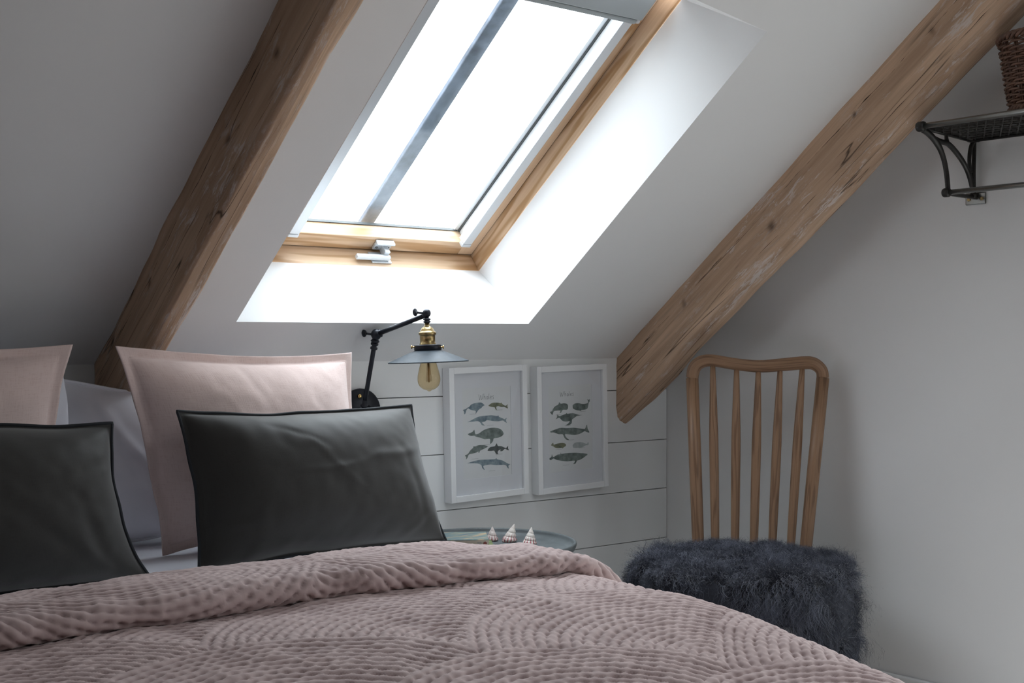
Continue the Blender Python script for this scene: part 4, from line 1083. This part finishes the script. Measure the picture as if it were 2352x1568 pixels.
    for k in range(K - 1):
        i0 = (k * 2) * M + m; i1 = (k * 2 + 1) * M + m; j0_ = (k * 2 + 2) * M + m; j1_ = (k * 2 + 3) * M + m
        Fs.append(np.stack([i0, i1, j1_, j0_], 1))
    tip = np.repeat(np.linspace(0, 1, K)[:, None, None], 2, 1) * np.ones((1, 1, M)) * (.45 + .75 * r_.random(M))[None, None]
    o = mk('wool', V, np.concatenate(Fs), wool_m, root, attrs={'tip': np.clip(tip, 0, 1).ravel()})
    o['kind'] = 'stuff'
sheepskin()

# ================================================================== LUGGAGE RACK ON THE GABLE WALL
z7 = lambda x, y: (2080 + x / 3.5625, 60 + y / 3.5625)
YP = 1.696
def rk(x, y): return atY(*z7(x, y), YP)
rack = empty('wall_rack', (GX, 1.35, 1.33), 'dark metal luggage rack shelf with curved brackets, on the gable wall', 'rack')
YE = .95
railp, lowp = rk(128, 822), rk(335, 1362)
zt_ = railp[2]; XB = GX - .026
mk('front_rail', *tube([(railp[0], YP + .006, zt_), (railp[0], YE - .006, zt_ + .003)], .0068, 20), rackrail, rack)
mk('hanging_rail', *tube([(lowp[0], YP + .006, lowp[2]), (lowp[0], YE - .006, lowp[2] + .003)], .0062, 20), rackrail, rack)
mk('back_rail', *tube([(XB, YP, zt_ - .012), (XB, YE, zt_ - .012)], .005, 12), rackm, rack)
def bracket(y):
    off = np.array([0, y - YP, 0]); r0 = .0052
    def tb_(pts, rad, flat=1.0):
        p = spline([rk(*q) + off for q in pts], 30); return tube(p, np.interp(np.linspace(0, 1, len(p)), np.linspace(0, 1, len(rad)), rad), 12)
    parts = [tb_([(140, 845), (190, 880), (240, 935), (285, 1010), (318, 1110), (337, 1220), (347, 1345)], [.007, .0075, .0072, .006, .0058, .0058]),
             tb_([(225, 915), (290, 945), (350, 965), (420, 1040), (480, 1130), (520, 1220), (548, 1330), (555, 1380)], [.006, .0065, .0065, .0062, .006, .006]),
             tb_([(560, 935), (535, 990), (522, 1070), (524, 1150), (535, 1200)], [.0055, .005, .0045, .0045]),
             tb_([(562, 935), (560, 1060), (556, 1200), (556, 1380)], [.005, .005, .0055]),
             tb_([(333, 885), (335, 920), (340, 960)], [.0045, .0045, .006]),
             tb_([(130, 826), (300, 868), (500, 915), (640, 935)], [.005, .005, .005]),
             tb_([(345, 1366), (450, 1385), (560, 1398)], [.006, .005, .005]),
             lathe([(0, -.009), (.0105, -.009), (.0118, -.006), (.0118, .006), (.0105, .009), (0, .009)], 24, np.array([railp[0], y, zt_]), (0, 1, 0)),
             lathe([(0, -.008), (.0095, -.008), (.0108, -.005), (.0108, .005), (.0095, .008), (0, .008)], 24, np.array([lowp[0], y, lowp[2]]), (0, 1, 0))]
    b = mk('bracket', *join(*parts), rackm, rack)
    pc = atX(*z7(580, 1412), GX); pc[1] += y - YP
    mk('wall_plate', *box((GX - .005, pc[1] - .027, pc[2] - .0145), (GX - .0002, pc[1] + .027, pc[2] + .0145)), rackrail, b, smooth=False, bevel=.003)
    for s in (-1, 1): mk('screw', *lathe([(0, 0), (.005, 0), (.0045, .002), (.002, .0026), (0, .002)], 16, (GX - .005, pc[1] + s * .017, pc[2] - .001), (-1, 0, 0)), brass, b)
    q0 = rk(545, 1385); mk('foot', *tube([q0 + off, [GX - .004, y, pc[2] + .006]], [.008, .009], 12), rackm, b)
    t0 = rk(590, 928); mk('pad', *box((t0[0] - .03, y - .012, t0[2] - .008), (GX - .001, y + .012, t0[2] + .004)), rackm, b, smooth=False, bevel=.003)
bracket(YP); bracket(YE)
# flattened lattice of the shelf
LX0, LX1 = railp[0] + .004, XB + .003; lat = []
def zl(x): return zt_ - .001 - .010 * (x - LX0) / (LX1 - LX0)
step = .021; wx = LX1 - LX0
def clipbar(x0, y0, x1, y1):
    p, q = np.array([x0, y0]), np.array([x1, y1]); d = q - p; t0, t1 = 0., 1.
    for s, lo, hi in ((1, YE, YP),):
        if d[s] == 0: continue
        a, b = sorted(((lo - p[s]) / d[s], (hi - p[s]) / d[s])); t0, t1 = max(t0, a), min(t1, b)
    if t1 <= t0: return None
    return p + d * t0, p + d * t1
k = YE - wx * .62
while k < YP + wx * .62:
    for sg in (1, -1):
        r_ = clipbar(LX0, k - sg * wx * .31, LX1, k + sg * wx * .31)
        if r_ is not None:
            p, q = r_; a = np.array([p[0], p[1], zl(p[0])]); b = np.array([q[0], q[1], zl(q[0])]); lat.append(tube([a, b], .0021, 6))
    k += step
for x in np.arange(LX0 + .02, LX1, .026): lat.append(tube([(x, YE, zl(x) - .0005), (x, YP, zl(x) - .0005)], .0018, 6))
o = mk('lattice_shelf', *join(*lat), rackm, rack, smooth=True); o['kind'] = 'stuff'
mk('end_rail', *tube([(railp[0], YP, zt_ - .002), (XB, YP, zt_ - .012)], .0042, 10), rackm, rack)

# ================================================================== WICKER BASKET
def basket():
    c = np.array([2.713, 1.437, zt_ + .0085]); H = .158; r0, r1 = .088, .110
    root = empty('wicker_basket', c, 'brown willow wicker basket standing on the metal rack', 'basket')
    nst = 22
    def rad(t): return r0 + (r1 - r0) * t
    for k in range(nst):
        a = 2 * math.pi * k / nst; d_ = np.array([math.cos(a), math.sin(a), 0]); s_ = np.array([-d_[1], d_[0], 0])
        V, F = join(*[tube([c + d_ * (rad(t) - .001) + s_ * e + Uv * (.004 + H * t) for t in (0, .5, .97)], .0023, 8) for e in (-.0028, .0028)]); mk('stake', V, F, willow, root)
    rows = 26
    for i in range(rows):
        t = (i + .5) / rows; n = nst * 6; pts = []
        jz = rng.normal() * .0012; al = rng.random() * 6
        for k in range(n + 1):
            a = 2 * math.pi * k / n; w = math.cos(a * nst / 2 + math.pi * (i % 2))
            r = rad(t) + .0036 * w; pts.append(c + [r * math.cos(a), r * math.sin(a), .005 + H * t * .95 + jz + .0016 * math.sin(3 * a + al)])
        V, F = tube(pts, .0023 + .0004 * rng.random(), 7); mk('woven_cane', V, F, willow, root)
    # thick plaited rim and foot
    for nm, tz, rr_, R_ in (('rim', .985, .0048, r1 + .001), ('foot_rim', .0, .0042, r0)):
        ps = []
        for s in range(3):
            pts = []
            for k in range(241):
                a = 2 * math.pi * k / 240; ph = a * 16 + s * 2 * math.pi / 3
                pts.append(c + [(R_ + .0045 * math.cos(ph)) * math.cos(a), (R_ + .0045 * math.cos(ph)) * math.sin(a), .007 + H * tz + .005 * math.sin(ph)])
            ps.append(tube(pts, rr_ * .8, 7))
        mk(nm, *join(*ps), willow, root)
    mk('base', *lathe([(0, .003), (r0, .003), (r0, .008), (0, .008)], 40, c), willow, root)
basket()

# ------------------------------------------------------------------ daylight portal in the window opening (guides sampling of the sky only)
pd = bpy.data.lights.new('window_portal', 'AREA'); pd.shape = 'RECTANGLE'; pd.size = .66; pd.size_y = 1.16
pd.cycles.is_portal = True
po = bpy.data.objects.new('window_portal', pd); COL.objects.link(po)
m = Matrix.Identity(4); c_ = wpt(WL / 2, ft / 2, .16)
for i in range(3): m[i][0] = XA[i]; m[i][1] = S[i]; m[i][2] = NO[i]; m[i][3] = c_[i]
po.matrix_world = m
pd2 = bpy.data.lights.new('side_fill_portal', 'AREA'); pd2.shape = 'RECTANGLE'; pd2.size = WY1 - WY0; pd2.size_y = WZ1 - WZ0; pd2.cycles.is_portal = True  # portal of the added side fill window
po2 = bpy.data.objects.new('side_fill_portal', pd2); COL.objects.link(po2); po2.location = (GX + .09, (WY0 + WY1) / 2, (WZ0 + WZ1) / 2)
po2.rotation_euler = (math.pi / 2, 0, math.pi / 2)
pd3 = bpy.data.lights.new('far_fill_portal', 'AREA'); pd3.shape = 'RECTANGLE'; pd3.size = 1.2; pd3.size_y = L3; pd3.cycles.is_portal = True  # portal of the added roof fill window
po3 = bpy.data.objects.new('far_fill_portal', pd3); COL.objects.link(po3)
m = Matrix.Identity(4); c_ = O3 + XA * .6 + S3 * L3 / 2 + N3 * .21; x3 = -XA
for i in range(3): m[i][0] = x3[i]; m[i][1] = S3[i]; m[i][2] = N3[i]; m[i][3] = c_[i]
if np.cross(x3, S3) @ N3 < 0:
    for i in range(3): m[i][0] = XA[i]
po3.matrix_world = m
